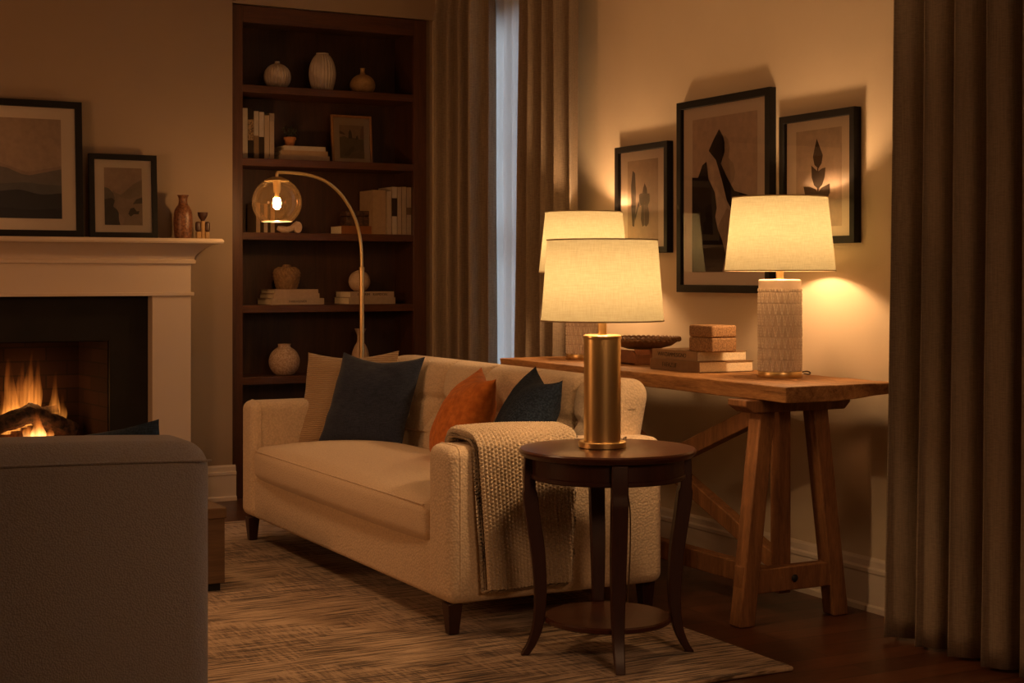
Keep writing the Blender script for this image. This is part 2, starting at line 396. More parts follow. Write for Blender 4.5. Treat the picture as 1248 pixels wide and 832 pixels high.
w = MB(); w.box((LX, WY, 0), (FX0, 8.0, CZ)).box((FX1, WY, 0), (2.385, 8.0, CZ)).box((FX0, WY, FZ1), (FX1, 8.0, CZ))
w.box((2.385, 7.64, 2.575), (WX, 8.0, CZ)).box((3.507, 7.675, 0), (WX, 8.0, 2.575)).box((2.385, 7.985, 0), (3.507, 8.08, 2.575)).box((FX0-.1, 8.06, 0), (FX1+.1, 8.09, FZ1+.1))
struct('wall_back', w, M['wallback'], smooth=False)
struct('wall_left', MB().box((LX-.1, FY-.1, 0), (LX, 8.1, CZ)), M['wall'], smooth=False)
struct('wall_front', MB().box((LX, FY-.1, 0), (WX, FY, CZ)), M['wall'], smooth=False)
# baseboards: tall board, ogee cap and shoe
def bb_profile(sgn, base):  # in (offset, z)
    p = [(0,0),(.028,0),(.028,.018),(.017,.024),(.017,.128),(.021,.134),(.021,.146),(.012,.152),(.010,.172),(.004,.182),(0,.182)]
    return [(base+sgn*a, z) for a, z in p]
struct('baseboard_right', MB().prism(bb_profile(-1, WX), 1, FY, 7.60), M['trim'], smooth=False)
b = MB(); b.prism([(y, z) for y, z in bb_profile(-1, WY)], 0, 2.175, 2.40)
struct('baseboard_back', b, M['trim'], smooth=False)
# window behind the voile
wn = MB(); x0, x1 = WX+.03, WX+.09
for a, b_ in (((x0,wy0,wz0),(x1,wy0+.06,wz1)),((x0,wy1-.06,wz0),(x1,wy1,wz1)),((x0,wy0+.06,wz0),(x1,wy1-.06,wz0+.08)),((x0,wy0+.06,wz1-.08),(x1,wy1-.06,wz1)),((x0,(wy0+wy1)/2-.03,wz0+.08),(x1,(wy0+wy1)/2+.03,wz1-.08)),((x0+.01,wy0+.06,1.3),(x1-.01,wy1-.06,1.34))): wn.box(a, b_)
wo = struct('window_1', wn, M['trim'], smooth=False)
MB().box((WX+.055, wy0+.06, wz0+.08), (WX+.06, wy1-.06, wz1-.08)).build('pane', M['window'], wo, smooth=False)

wn = MB()
for a, b_ in (((x0,wa,wc),(x1,wa+.05,we)),((x0,wb-.05,wc),(x1,wb,we)),((x0,wa+.05,wc),(x1,wb-.05,wc+.06)),((x0,wa+.05,we-.06),(x1,wb-.05,we))): wn.box(a, b_)
wo = struct('window_2', wn, M['trim'], smooth=False)
MB().box((WX+.055, wa+.05, wc+.06), (WX+.06, wb-.05, we-.06)).build('pane', M['window'], wo, smooth=False)

# ------------------------------------------------------------------ rug
rg = MB().rbox((-.55, 3.54, .0005), (2.80, 6.87, .014), .006, 2, (1,1,1)).build('area_rug', M['rug'])
tag(rg, 'large distressed beige and brown woven rug under the sofa', 'rug')

# ------------------------------------------------------------------ fireplace
fp = thing('fireplace', 'cream painted fireplace with moulded mantel, black slate surround and brick firebox', 'fireplace', (1.2, WY, 0))
def P(x, y, z): return (x-1.2, y-WY, z)
sl = MB()
sl.box(P(.44, 7.575, 0), P(FX0, WY, 1.06)).box(P(FX1, 7.575, 0), P(1.96, WY, 1.06)).box(P(FX0, 7.575, FZ1), P(FX1, WY, 1.06))
sl.build('surround', M['slate'], fp, smooth=False)
for xa, xb in ((.27, .465), (1.935, 2.13)):
    l = MB().box(P(xa, 7.49, 0), P(xb, WY, 1.058)).box(P(xa-.012, 7.478, 0), P(xb+.012, WY, .14)); l.build('pilaster', M['mantel'], fp, .003)
fr = MB().box(P(.27, 7.49, 1.058), P(2.13, WY, 1.25)).box(P(.257, 7.477, 1.058), P(2.143, WY, 1.076)); fr.build('frieze', M['mantel'], fp, .003)
def mould(mb, prof):
    """mitred moulding on front and both ends: prof of (outset, z)"""
    n = len(prof); ring = []
    for o, z in prof:
        ring.append([P(.27-o, WY, z), P(.27-o, 7.49-o, z), P(2.13+o, 7.49-o, z), P(2.13+o, WY, z)])
    vs = [p for r_ in ring for p in r_]; fs = []
    for i in range(n-1):
        for k in range(3): fs.append((i*4+k, i*4+k+1, (i+1)*4+k+1, (i+1)*4+k))
        fs.append((i*4+3, i*4, (i+1)*4, (i+1)*4+3))
    fs.append([3,2,1,0]); fs.append([(n-1)*4+k for k in range(4)])
    mb.add(vs, fs); return mb
mould(MB(), [(0,1.218),(.018,1.22),(.02,1.235),(.012,1.24),(.014,1.246)] + [(.014+.082*(t**1.7), 1.246+.07*t) for t in [i/10 for i in range(1,11)]]).build('crown_moulding', M['mantel'], fp, angle=30)
mould(MB(), [(.11,1.316),(.128,1.319),(.132,1.328),(.128,1.337),(.122,1.343)]).build('mantel_shelf', M['mantel'], fp, angle=30)
fb = MB(); xr, xl = 1.69, .71
fb.add([P(FX1-.004,7.60,.0), P(FX1-.004,7.60,FZ1-.004), P(xr,8.03,FZ1-.004), P(xr,8.03,0), P(xl,8.03,0), P(xl,8.03,FZ1-.004), P(FX0+.004,7.60,FZ1-.004), P(FX0+.004,7.60,0)],
       [(0,1,2,3),(3,2,5,4),(4,5,6,7),(1,6,5,2)])
so = fb.build('firebox', M['brick'], fp, smooth=False)
MB().box(P(FX0+.01, 7.60, 0.02), P(FX1-.01, 8.02, .25)).build('firebox_floor', M['brick'], fp, smooth=False)
MB().box(P(.2, 7.2, .001), P(2.2, 7.575, .03)).build('hearth', M['slate'], fp, .004)
# grate, logs, fire
gr = thing('fire_grate', 'black iron grate holding the burning logs', 'grate', (1.22, 7.80, .25))
for k in range(6):
    x = -.25+.1*k; MB().tube([(x,-.12,.085),(x,-.10,.045),(x,.12,.045),(x,.14,.085)], .008, 8).build('bar', M['iron'], gr)
for y in (-.09, .11): MB().tube([(-.29,y,.035),(.29,y,.035)], .008, 8).build('rail', M['iron'], gr)
for x in (-.25, .25):
    for y in (-.09, .11): MB().tube([(x,y,.001),(x,y,.035)], .009, 8).build('leg', M['iron'], gr)
def log(p0, p1, r, label, seed, m=None):
    p0, p1 = Vector(p0), Vector(p1); d = p1-p0; n = 26; sg = 22; mb = MB(); t = d.normalized(); x = t.orthogonal().normalized(); y = t.cross(x); vs = []
    for i in range(n+1):
        for k in range(sg):
            a = 2*PI*k/sg; q = Vector((math.cos(a)*2, math.sin(a)*2, i/n*5+seed*7)); rr = r*(1+.22*noise.noise(q)+.10*noise.noise(q*3.1))*(1 if 0 < i < n else .93)
            vs.append(d*(i/n) + x*math.cos(a)*rr + y*math.sin(a)*rr)
    fs = [(i*sg+k, i*sg+(k+1) % sg, (i+1)*sg+(k+1) % sg, (i+1)*sg+k) for i in range(n) for k in range(sg)] + [list(range(sg))[::-1], [n*sg+k for k in range(sg)]]
    o = mb.add(vs, fs).build('log', m or M['charlog'], loc=p0); return tag(o, label, 'log', 'firewood burning in the grate')
log((1.06, 7.76, .365), (1.41, 7.79, .475), .045, 'charred log sloping up to a point left of the front flame', 1)
log((1.385, 7.83, .485), (1.63, 7.86, .365), .048, 'charred log sloping down away from the flames towards the bricks', 2)
log((1.0, 7.90, .36), (1.55, 7.92, .40), .055, 'thick dark log lying behind the crossed logs', 3)
log((1.30, 7.92, .425), (1.56, 7.90, .475), .033, 'thin log end glowing beside the tall flames', 4)
em = MB()
for i in range(70):
    x, y = random.uniform(1.02, 1.52), random.uniform(7.70, 7.90); s_ = random.uniform(.012, .026); em.rbox((x-s_, y-s_*.8, .296), (x+s_, y+s_*.8, .296+s_*1.6), s_*.45, 2)
eo = em.build('embers', M['ember']); eo['kind'] = 'stuff'; tag(eo, 'bed of red glowing embers under the logs', 'embers')
fi = thing('fire', 'orange flames rising from the logs in the fireplace', 'fire', (1.25, 7.84, .33))
def flame(x, y, z, w_, h, lean, dens, hot, seed):
    mb = MB(); n = 18; sg = 14; vs = []
    for i in range(n+1):
        t = i/n; r_ = w_*(.75+.5*math.sin(PI*min(1, t*1.2+.15)))*(1-t**1.6)**.8*(1+.18*math.sin(t*9+seed)) + .0015
        ox = lean*t*t + .18*w_*math.sin(t*6+seed)*t; oy = .2*w_*math.sin(t*5+seed*2)
        for k in range(sg):
            a = 2*PI*k/sg; vs.append((ox+r_*math.cos(a)*1.0, oy+r_*math.sin(a)*.7, h*t))
    fs = [(i*sg+k, i*sg+(k+1) % sg, (i+1)*sg+(k+1) % sg, (i+1)*sg+k) for i in range(n) for k in range(sg)] + [list(range(sg))[::-1], [n*sg+k for k in range(sg)]]
    mb.add(vs, fs).build('flame', flame_mat('flame_glow', h, dens, hot), fi, loc=(x-1.25, y-7.84, z-.33))
for a in ((1.325,7.86,.385,.040,.40,-.02,46,0,1),(1.365,7.87,.40,.032,.36,.02,44,0,2),(1.40,7.85,.41,.026,.42,.025,48,0,3),(1.435,7.86,.42,.030,.36,.025,44,0,4),(1.295,7.85,.37,.028,.27,-.03,40,0,5),(1.535,7.88,.42,.022,.28,.015,36,0,6),(1.575,7.89,.42,.02,.16,.01,18,0,12),
          (1.20,7.86,.37,.02,.13,0,26,0,8),(1.435,7.755,.345,.030,.155,-.01,105,1,7),(1.385,7.75,.345,.024,.10,.0,90,1,9),(1.485,7.75,.335,.022,.085,.01,70,1,10)): flame(*a)

# ------------------------------------------------------------------ bookcase
bc = thing('bookcase', 'tall dark walnut built-in bookcase with open shelves in the alcove', 'bookcase', (2.945, 7.655, 0))
def Q(x, y, z): return (x-2.945, y-7.655, z)
MB().box(Q(2.388, 7.655, 0), Q(2.452, 7.68, 2.570)).build('stile', M['walnutv'], bc, .002)
MB().box(Q(3.425, 7.655, 0), Q(3.503, 7.68, 2.570)).build('stile', M['walnutv'], bc, .002)
MB().box(Q(2.452, 7.655, 2.482), Q(3.425, 7.68, 2.570)).build('top_rail', M['walnut'], bc, .002)
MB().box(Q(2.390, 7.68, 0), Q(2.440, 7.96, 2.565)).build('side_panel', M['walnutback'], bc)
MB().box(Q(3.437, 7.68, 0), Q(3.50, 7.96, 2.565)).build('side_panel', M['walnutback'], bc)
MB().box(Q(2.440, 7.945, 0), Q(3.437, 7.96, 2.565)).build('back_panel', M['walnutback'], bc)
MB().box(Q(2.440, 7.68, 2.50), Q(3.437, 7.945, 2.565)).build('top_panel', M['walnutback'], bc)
SZ = [2.157, 1.774, 1.386, 1.004, .628, .25]
for z in SZ: MB().box(Q(2.4405, 7.657, z-.039), Q(3.4365, 7.945, z)).build('shelf', M['walnut'], bc, .002)
MB().box(Q(2.452, 7.664, 0), Q(3.425, 7.68, .21)).build('plinth', M['walnut'], bc)

def vase(name, label, prof, m, loc, disp=None, seg=48, cat='vase', group=None):
    if len(prof) < 18: prof = prof[:2] + [(max(0, p.x), p.z) for p in smooth_path([(r_, 0, z_) for r_, z_ in prof[1:]], 4)][1:]
    o = MB().lathe(prof, seg, (0,0,0), disp).build(name, m, loc=(loc[0], loc[1], loc[2]+.0006), angle=60); return tag(o, label, cat, group)
def sphere_prof(r, z0=0., foot=.4, neck=None, n=22, sq=1.0):
    """(r,z) of a ball of radius r flattened at the foot; neck=[(r,z)...] appended"""
    pr = [(0, z0)]
    a0 = -math.acos(min(1, foot)); a1 = PI/2 if neck is None else math.acos(neck[0][0]/r)
    zc = z0 - r*sq*math.sin(a0)
    for i in range(n+1):
        a = a0+(a1-a0)*i/n; pr.append((max(0, r*math.cos(a)), zc+r*sq*math.sin(a)))
    if neck:
        zt = pr[-1][1]
        for r_, dz in neck[1:]: pr.append((r_, zt+dz))
    return pr
ribs = lambda n, d: (lambda a, j, r, z: -d*(.5-.5*math.cos(n*a))*min(1, r/.05) if r > .02 else 0)
vase('ribbed_vase', 'round white ribbed vase with tiny neck on the top shelf', sphere_prof(.073, 0, .45, [(.018,0),(.013,.004),(.014,.012),(.008,.014),(.006,-.02)], sq=1.0), M['ceramicwhite'], (2.683, 7.78, SZ[0]), ribs(26, .005), 156)
vase('ribbed_vase', 'tall egg shaped white ribbed vase in the middle of the top shelf', [(0,0),(.050,0),(.056,.008),(.068,.05),(.0735,.085),(.0735,.11),(.068,.145),(.056,.175),(.042,.195),(.034,.202),(.035,.209),(.030,.209),(.027,.19),(.02,.17)], M['ceramicwhite'], (2.939, 7.78, SZ[0]), ribs(24, .005), 144)
vase('bottle_vase', 'squat ochre bottle vase with narrow neck on the top shelf', sphere_prof(.07, 0, .6, [(.016,0),(.012,.012),(.012,.028),(.015,.034),(.009,.034),(.008,.0)], sq=.88), M['ceramicochre'], (3.174, 7.78, SZ[0]))

GB = 'books on the walnut bookcase'
def book(name, label, w_, d, t, cover, loc, rotz=0., flat=True, title=None, tsize=.018, group=GB, tlocx=0, band=None, tilt=0):
    """flat: spine faces -y, length w_ along x, depth d, thickness t; upright: thickness t along x, height w_, depth d, spine to -y"""
    o = thing(name, label, 'book', (loc[0], loc[1], loc[2]+.0006), (0, tilt, rotz), group); c = MB(); p = MB(); k = .0022
    if flat:
        c.box((-w_/2,0,0),(w_/2,d,k)).box((-w_/2,0,t-k),(w_/2,d,t)).box((-w_/2,-.0005,0),(w_/2,k,t)); p.box((-w_/2+.003,k,k),(w_/2-.003,d-.003,t-k))
    else:
        c.box((-t/2,0,0),(-t/2+k,d,w_)).box((t/2-k,0,0),(t/2,d,w_)).box((-t/2,-.0005,0),(t/2,k,w_)); p.box((-t/2+k,k,.003),(t/2-k,d-.003,w_-.003))
    c.build('cover', cover, o, smooth=False); p.build('pages', M['paper'], o, smooth=False)
    if title: text('spine_title', title, tsize, o, (tlocx, -.0012, t/2), (PI/2, 0, 0), M['ink'])
    if band:
        z0, z1, bm_ = band; MB().box((-t/2-.0004,-.0012,z0),(t/2+.0004,.001,z1)).build('spine_label', bm_, o, smooth=False)
    return o
cov = lambda c: plain('book_cloth', [x*.72 for x in c], .8, 0, .2, .08, 40.)
CREAM, TAN, PINK, DARK, SAND, RUST, GREY = cov((.60,.49,.37)), cov((.46,.30,.17)), cov((.56,.40,.28)), cov((.05,.032,.02)), cov((.52,.39,.27)), cov((.30,.11,.035)), cov((.40,.31,.23))
bx = 2.4445
for i, (t, h, m, lab, band) in enumerate([
    (.022, .285, CREAM, 'tallest cream upright book against the left side of the second shelf', None),
    (.035, .268, CREAM, 'wide cream upright book between the tallest book and the dark one', None),
    (.030, .270, DARK, 'dark upright book with a mottled gold panel on its spine', (.10,.21,'gold')),
    (.026, .255, CREAM, 'cream upright book with a tan lower spine right of the dark book', (.0,.125,'tan')),
    (.027, .252, CREAM, 'cream upright book with a black lower half of the spine', (.0,.12,'dark')),
    (.027, .236, SAND, 'plain sand upright book, shorter than its neighbours', None),
    (.025, .248, SAND, 'sand upright book with a grey top, last in the upright row', (.205,.248,'grey'))]):
    if band: band = (band[0], band[1], {'gold': speckle('gold_blocking', (.09,.05,.02), (.42,.26,.11), 90.), 'tan': cov((.27,.17,.09)), 'dark': DARK, 'grey': GREY}[band[2]])
    book('book', lab, h, .17, t, m, (bx+t/2, 7.735, SZ[1]), 0, False, band=band); bx += t+.0022
z = SZ[1]
for t, w_, m, lab in ((.030, .285, SAND, 'bottom book of the flat stack under the potted plant'), (.026, .262, TAN, 'middle book of the flat stack under the potted plant'), (.024, .236, CREAM, 'top cream book of the flat stack under the potted plant')):
    book('book', lab, w_, .19, t, m, (2.822, 7.735, z)); z += t
pt = thing('potted_plant', 'small terracotta pot with dark leafy plant on the flat book stack', 'plant', (2.760, 7.80, z+.0012))
MB().lathe([(0,0),(.022,0),(.030,.036),(.034,.037),(.034,.05),(.030,.05),(.027,.04),(0,.038)], 24).build('pot', M['terracotta'], pt)
lf = MB()
for i in range(90):
    a, r_, zz = random.uniform(0, 2*PI), random.uniform(.0, .045), random.uniform(.05, .105); c = Vector((r_*math.cos(a), r_*math.sin(a), zz)); d = Vector((random.uniform(-1,1), random.uniform(-1,1), random.uniform(-.3,.8))).normalized()*.012; s_ = d.orthogonal().normalized()*.006
    lf.poly([c, c+d*.5+s_, c+d, c+d*.5-s_])
lf.build('foliage', M['leaf'], pt, smooth=False)
st = MB()
for i in range(9):
    a = i*.7; st.tube([(0,0,.038),(.02*math.cos(a),.02*math.sin(a),.065),(.04*math.cos(a),.04*math.sin(a),.095)], .0013, 5)
st.build('stems', M['leaf'], pt)

# ------------------------------------------------------------------ pictures
def picture(name, label, loc, rot, w_, h, face, depth, fm, art, art_rect, glass='glass', group=None, mat=None):
    """origin: middle of the bottom back edge; local x right, z up, front towards -y. ART: list of (colour, polygon in 0..1 of ART_RECT)"""
    o = thing(name, label, 'picture', loc, rot, group); f = MB(); y0, y1 = -depth, 0
    out = [(-w_/2, 0), (w_/2, 0), (w_/2, h), (-w_/2, h)]; inn = [(-w_/2+face, face), (w_/2-face, face), (w_/2-face, h-face), (-w_/2+face, h-face)]
    vs = [(x, y0, zz) for x, zz in out] + [(x, y0, zz) for x, zz in inn] + [(x, y1, zz) for x, zz in out] + [(x, y1, zz) for x, zz in inn]; fs = []
    for i in range(4):
        j = (i+1) % 4; fs += [(i, j, 4+j, 4+i), (8+i, 12+i, 12+j, 8+j), (i, 8+i, 8+j, j), (4+i, 4+j, 12+j, 12+i)]
    f.add(vs, fs).build('frame', fm, o, .0015, 2)
    iw, ih = w_-2*face, h-2*face; ym = -depth*.45
    MB().box((-iw/2-.001, ym, face-.001), (iw/2+.001, -.001, h-face+.001)).build('mat', mat or M['matboard'], o, smooth=False)
    ax0, az0, ax1, az1 = art_rect; a = MB(); mats = []
    for k, (c, poly) in enumerate(art):
        m = plain('print_ink', c, .9, 0, .1, .10, 30.); mats.append(m); a.cur = k; y = ym-.0012-.0004*k
        a.poly([(-w_/2+w_*(ax0+(ax1-ax0)*px), y, h*(az0+(az1-az0)*pz)) for px, pz in poly])
    a.build('print', mats, o, smooth=False)
    if glass:
        yg = -depth*.75; MB().poly([(-iw/2, yg, face), (iw/2, yg, face), (iw/2, yg, h-face), (-iw/2, yg, h-face)]).build('glass', M['softglass' if glass is True else glass], o, smooth=False)
    return o
SQ = [(0,0),(1,0),(1,1),(0,1)]
def hills(n, base, amp, seed, top=None):
    l = [(0, 0)] if top is None else [(0, 0)]
    for i in range(n+1):
        x = i/n; l.append((x, base + amp*(noise.noise(Vector((x*2.3, seed*3.7, 0)))+.4*noise.noise(Vector((x*6., seed*1.3, 2))))))
    return l + [(1, 0)]
RW = R(-90)
# large print: art polygons measured in a local pixel grid and normalised
def norm(l, x0, x1, ytl, ytr, yb):
    o = []
    for x, y in l:
        u = (x-x0)/(x1-x0); yt = ytl+(ytr-ytl)*u; o.append((min(1, max(0, u)), min(1, max(0, 1-(y-yt)/(yb-yt)))))
    return o
nm = lambda l: norm(l, 322, 547, 198, 158, 722)
bg, dk, md, pale = (.66,.52,.41), (.03,.022,.017), (.50,.385,.29), (.73,.59,.46)
art_c = [(bg, SQ),
    (md, nm([(437,245),(450,262),(456,290),(450,325),(468,345),(474,375),(468,405),(452,430),(440,400),(426,360),(432,320),(439,290)])),
    (pale, nm([(384,350),(396,352),(404,420),(432,466),(448,486),(438,530),(414,562),(404,520),(408,480),(392,420)])),
    (md, nm([(446,500),(470,520),(500,560),(520,640),(505,722),(430,722),(425,650),(410,590),(418,556)])),
    (dk, nm([(419,226),(432,250),(438,272),(438,305),(425,346),(446,392),(472,440),(512,452),(545,470),(545,722),(520,722),(500,600),(470,520),(446,474),(428,400),(408,334),(382,302),(400,262)])),
    (dk, nm([(322,396),(344,396),(360,352),(374,340),(381,400),(404,446),(411,500),(405,530),(414,572),(430,612),(442,660),(430,722),(322,722)]))]
gp = 'black framed prints on the right wall'
picture('framed_print', 'largest black framed print of dark abstract leaf shapes, middle of the wall', (WX-.001, 4.905, 1.09), (0,0,RW), .622, .777, .030, .032, M['black'], art_c, (.15,.105,.845,.90), group=gp)
nl = lambda l: norm(l, 95, 195, 343, 327, 600)
leafc = (.16,.115,.08); leafd = (.085,.06,.042)
art_l = [((.60,.46,.33), SQ), (leafd, nl([(112,372),(120,380),(123,440),(122,500),(117,556),(111,552),(108,500),(107,420)])),
    (leafd, nl([(152,412),(159,430),(160,446),(145,446),(147,430)])), (leafc, nl([(134,450),(140,446),(168,446),(169,470),(162,488),(150,484),(140,486),(134,470)])),
    (leafc, nl([(143,486),(151,484),(151,552),(145,556),(140,530)])), (leafc, nl([(152,486),(163,486),(168,510),(166,545),(158,556),(152,550)])), (leafd, nl([(121,520),(126,500),(134,472),(136,480),(128,510),(122,535)]))]
picture('framed_print', 'small black framed print of cactus shapes, just above the rear lamp', (WX-.001, 5.4925, 1.254), (0,0,RW), .415, .466, .026, .032, M['black'], art_l, (.20,.12,.78,.86), True, group=gp)
nr = lambda l: norm(l, 682, 833, 247, 223, 550)
art_r = [((.63,.50,.385), SQ), (leafd, nr([(752,265),(762,292),(772,318),(768,345),(757,362),(744,350),(739,325),(745,295)])),
    (leafd, nr([(734,352),(745,362),(756,372),(768,362),(781,358),(778,390),(770,415),(757,428),(743,416),(735,390)])),
    (leafd, nr([(708,420),(728,420),(748,428),(757,440),(768,424),(795,410),(796,440),(785,462),(760,472),(735,468),(715,458)])), (leafd, nr([(754,360),(758,360),(760,520),(755,520)]))]
picture('framed_print', 'medium black framed print of a stacked leaf sprig above the white lamp', (WX-.001, 4.3265, 1.271), (0,0,RW), .421, .475, .026, .032, M['black'], art_r, (.195,.13,.80,.87), group=gp)
# on the mantel
art_big = [((.52,.40,.30), SQ), ((.43,.33,.26), hills(24,.52,.05,1)), ((.22,.20,.185), hills(24,.44,.07,2)), ((.15,.15,.15), hills(24,.35,.05,3)), ((.045,.045,.055), hills(24,.25,.09,4)), ((.028,.026,.036), hills(24,.10,.05,6))]
art_big[2] = ((.22,.20,.185), [(0,0),(0,.58),(.35,.50),(.55,.53),(.66,.50),(.75,.44),(.80,.43),(1,.50),(1,0)]); art_big[1] = ((.43,.33,.26), [(0,0),(0,.66),(.4,.60),(.6,.56),(.78,.46),(1,.53),(1,0)])
picture('framed_landscape', 'large black framed print of layered blue hills leaning on the mantel', (1.13, 7.535, 1.3435), (R(-4),0,0), .95, .664, .033, .025, M['black'], art_big, (.105,.135,.895,.865), True)
ns = lambda l: norm(l, 433, 597, 405, 409, 648)
art_sm = [((.50,.37,.28), SQ), ((.36,.29,.22), ns([(597,455),(560,475),(530,500),(505,520),(480,512),(470,500),(470,600),(597,600)])), ((.22,.19,.155), ns([(433,488),(452,494),(470,512),(478,535),(470,560),(433,560)])),
    ((.10,.085,.07), ns([(433,540),(465,534),(478,545),(470,570),(494,590),(494,625),(500,648),(433,648)])), ((.42,.32,.24), ns([(475,560),(500,530),(540,540),(597,520),(597,648),(510,648),(520,620),(495,600)])), ((.11,.09,.07), ns([(535,600),(545,578),(560,574),(572,590),(584,588),(580,602),(560,602),(545,612)])), ((.16,.14,.12), ns([(555,560),(570,540),(597,530),(597,556)]))]
picture('framed_landscape', 'small black framed print of misty mountain shapes leaning on the mantel', (1.802, 7.535, 1.3435), (R(-4),0,0), .335, .415, .027, .025, M['black'], art_sm, (.225,.155,.78,.84), True)
vase('bottle_vase', 'tall brown glazed bottle vase on the mantel', [(0,0),(.036,0),(.040,.006),(.046,.05),(.047,.10),(.044,.135),(.034,.158),(.024,.172),(.021,.19),(.023,.205),(.029,.217),(.026,.218),(.019,.205),(.017,.18)], M['bronze'], (2.092, 7.50, 1.3435))
fg = thing('carved_figurine', 'small dark carved figurine with a cup shaped head on the mantel', 'figurine', (2.193, 7.50, 1.3441))
MB().lathe([(0,0),(.011,0),(.011,.09),(0,.09)], 16).build('body', M['ceramicochre'], fg)
MB().lathe([(0,.082),(.009,.084),(.010,.094),(.017,.104),(.024,.118),(.026,.134),(.022,.1345),(.018,.12),(0,.112)], 24).build('head', M['stonebrown'], fg)
for s_ in (-1, 1):
    MB().rbox((s_*.024-.013, -.013, .036), (s_*.024+.013, .013, .088), .011, 4).build('arm', M['stonebrown'], fg)
    MB().rbox((s_*.022-.012, -.013, 0), (s_*.022+.012, .013, .036), .006, 3).build('foot', M['ceramicochre'], fg)

# shelf picture: gold oak frame, garden sketch, leaning back
art_g = [((.36,.25,.15), SQ), ((.20,.15,.085), [(0,0),(0,.62),(.2,.66),(.4,.60),(.6,.62),(.8,.58),(1,.60),(1,0)]), ((.12,.095,.055), [(.36,.6),(.38,.78),(.44,.88),(.50,.78),(.53,.6)]), ((.13,.10,.06), [(.66,.58),(.70,.68),(.74,.70),(.78,.58)]), ((.17,.11,.065), [(0,.82),(.15,.78),(.25,.70),(0,.74)]),
         ((.15,.12,.07), [(.15,.08),(.35,.25),(.55,.38),(.62,.30),(.5,.2),(.35,.05)]), ((.24,.17,.10), [(.3,0),(.5,.18),(.8,.28),(1,.2),(1,0)]), ((.27,.16,.11), [(.84,.6),(.88,.9),(.97,1),(1,1),(1,.6)])]
picture('framed_sketch', 'gold oak framed garden print leaning at the back of the second shelf', (3.135, 7.84, SZ[1]+.0005), (R(-5),0,0), .240, .272, .0135, .016, M['goldframe'], art_g, (.20,.12,.80,.80), True, mat=plain('cream_mat', (.50,.37,.23), .9))

# third shelf
bx = 2.552
for t, h, m, lab in ((.022,.16,TAN,'leftmost small tan book half hidden behind the glass globe'), (.018,.15,DARK,'thin dark book behind the glass globe'), (.020,.155,SAND,'thin sand book behind the glass globe beside the dark one'), (.014,.15,DARK,'very thin black book behind the glass globe'), (.022,.158,TAN,'tan book right at the end of the row behind the globe')):
    book('book', lab, h, .15, t, m, (bx+t/2, 7.74, SZ[2]), 0, False); bx += t+.0015
sc = MB(); pts = [(-.065,0,.030),(-.03,0,.026),(0,0,.024),(.02,0,.03),(.038,0,.045)]
sc.tube(pts, [.012,.020,.020,.018,.014], 14)
sc.lathe([(0,-.014),(.026,-.014),(.030,-.008),(.030,.008),(.026,.014),(0,.014)], 28)
def scroll():
    m = MB(); m.tube([(-.066,0,.027),(-.04,0,.020),(-.01,0,.018),(.015,0,.026),(.035,0,.045),(.05,0,.058)], [.011,.018,.018,.016,.014,.012], 16)
    n = 28; ring = []
    for k in range(n):
        a = 2*PI*k/n; ring.append((.046+.023*math.cos(a), .032+.031*math.sin(a)))
    m.prism(ring, 1, -.016, .016); return m
tag(scroll().build('scroll_sculpture', M['ceramicpink'], loc=(2.735, 7.74, SZ[2]+.0006), bevel=.003), 'small curled sand coloured scroll sculpture on the third shelf', 'sculpture')
book('book', 'rust brown book lying flat on the third shelf under the dark box', .205, .17, .045, RUST, (3.135, 7.735, SZ[2]))
kb = thing('trinket_box', 'dark mottled lidded box on the flat rust brown book', 'box', (3.15, 7.82, SZ[2]+.0462))
dm = speckle('dark_horn', (.03,.013,.008), (.10,.045,.02), 60.)
MB().rbox((-.075,-.05,0),(.075,.05,.052), .006, 3).build('body', dm, kb); MB().rbox((-.077,-.052,.053),(.077,.052,.084), .008, 3).build('lid', dm, kb)
bx = 3.208
for t, h, m, lab, band in ((.075,.243,TAN,'thick tan book at the left of the upright row, third shelf right',None),(.026,.238,SAND,'pale upright book next to the thick tan one, third shelf right',None),(.030,.262,CREAM,'cream upright book with a black spine label, third shelf right',(.10,.20,DARK)),(.024,.262,SAND,'first sand book right of the black labelled book',None),(.026,.264,SAND,'second sand book right of the black labelled book',None),(.028,.262,SAND,'upright sand book touching the right side of the bookcase',(.11,.15,cov((.20,.13,.08))))):
    book('book', lab, h, .19, t, m, (bx+t/2, 7.715 if t > .05 else 7.70, SZ[2]), 0, False, band=band); bx += t+.0028

# fourth shelf
z = SZ[3]
for t, w_, m, lab, ti in ((.034,.305,SAND,'bottom book of the flat stack under the woven vase','FARRASENIER'),(.026,.265,PINK,'middle book of the flat stack under the woven vase',None),(.022,.250,PINK,'top book of the flat stack under the woven vase',None)):
    book('book', lab, w_, .20, t, m, (2.775 if t > .03 else 2.768, 7.715, z), R(3), True, ti, .017); z += t
vase('woven_vase', 'round brown basket textured vase on the left flat book stack', [(0,0),(.044,0),(.050,.008),(.060,.045),(.065,.075),(.063,.095),(.052,.112),(.036,.120),(.024,.122),(.022,.128),(.012,.133),(.006,.12)], M['knitvase'], (2.742, 7.80, z), lambda a, j, r, zz: (.006*abs(math.sin(11*a+zz*90))*(1 if r > .03 else 0)+.004*abs(math.sin(11*a-zz*90))*(1 if r > .03 else 0)), 176)
z = SZ[3]
for t, w_, m, lab, ti in ((.036,.280,SAND,'lower book of the flat pair under the ball vase',None),(.032,.262,PINK,'upper book with a dark title under the ball vase','ELEARIM   RAMDON')):
    book('book', lab, w_, .20, t, m, (3.205, 7.715, z), R(3), True, ti, .02); z += t
vase('ball_vase', 'smooth sand coloured ball vase behind the floor lamp pole', sphere_prof(.060, 0, .35, [(.014,0),(.010,.003),(.008,-.01)]), M['ceramicpink'], (3.163, 7.80, z))
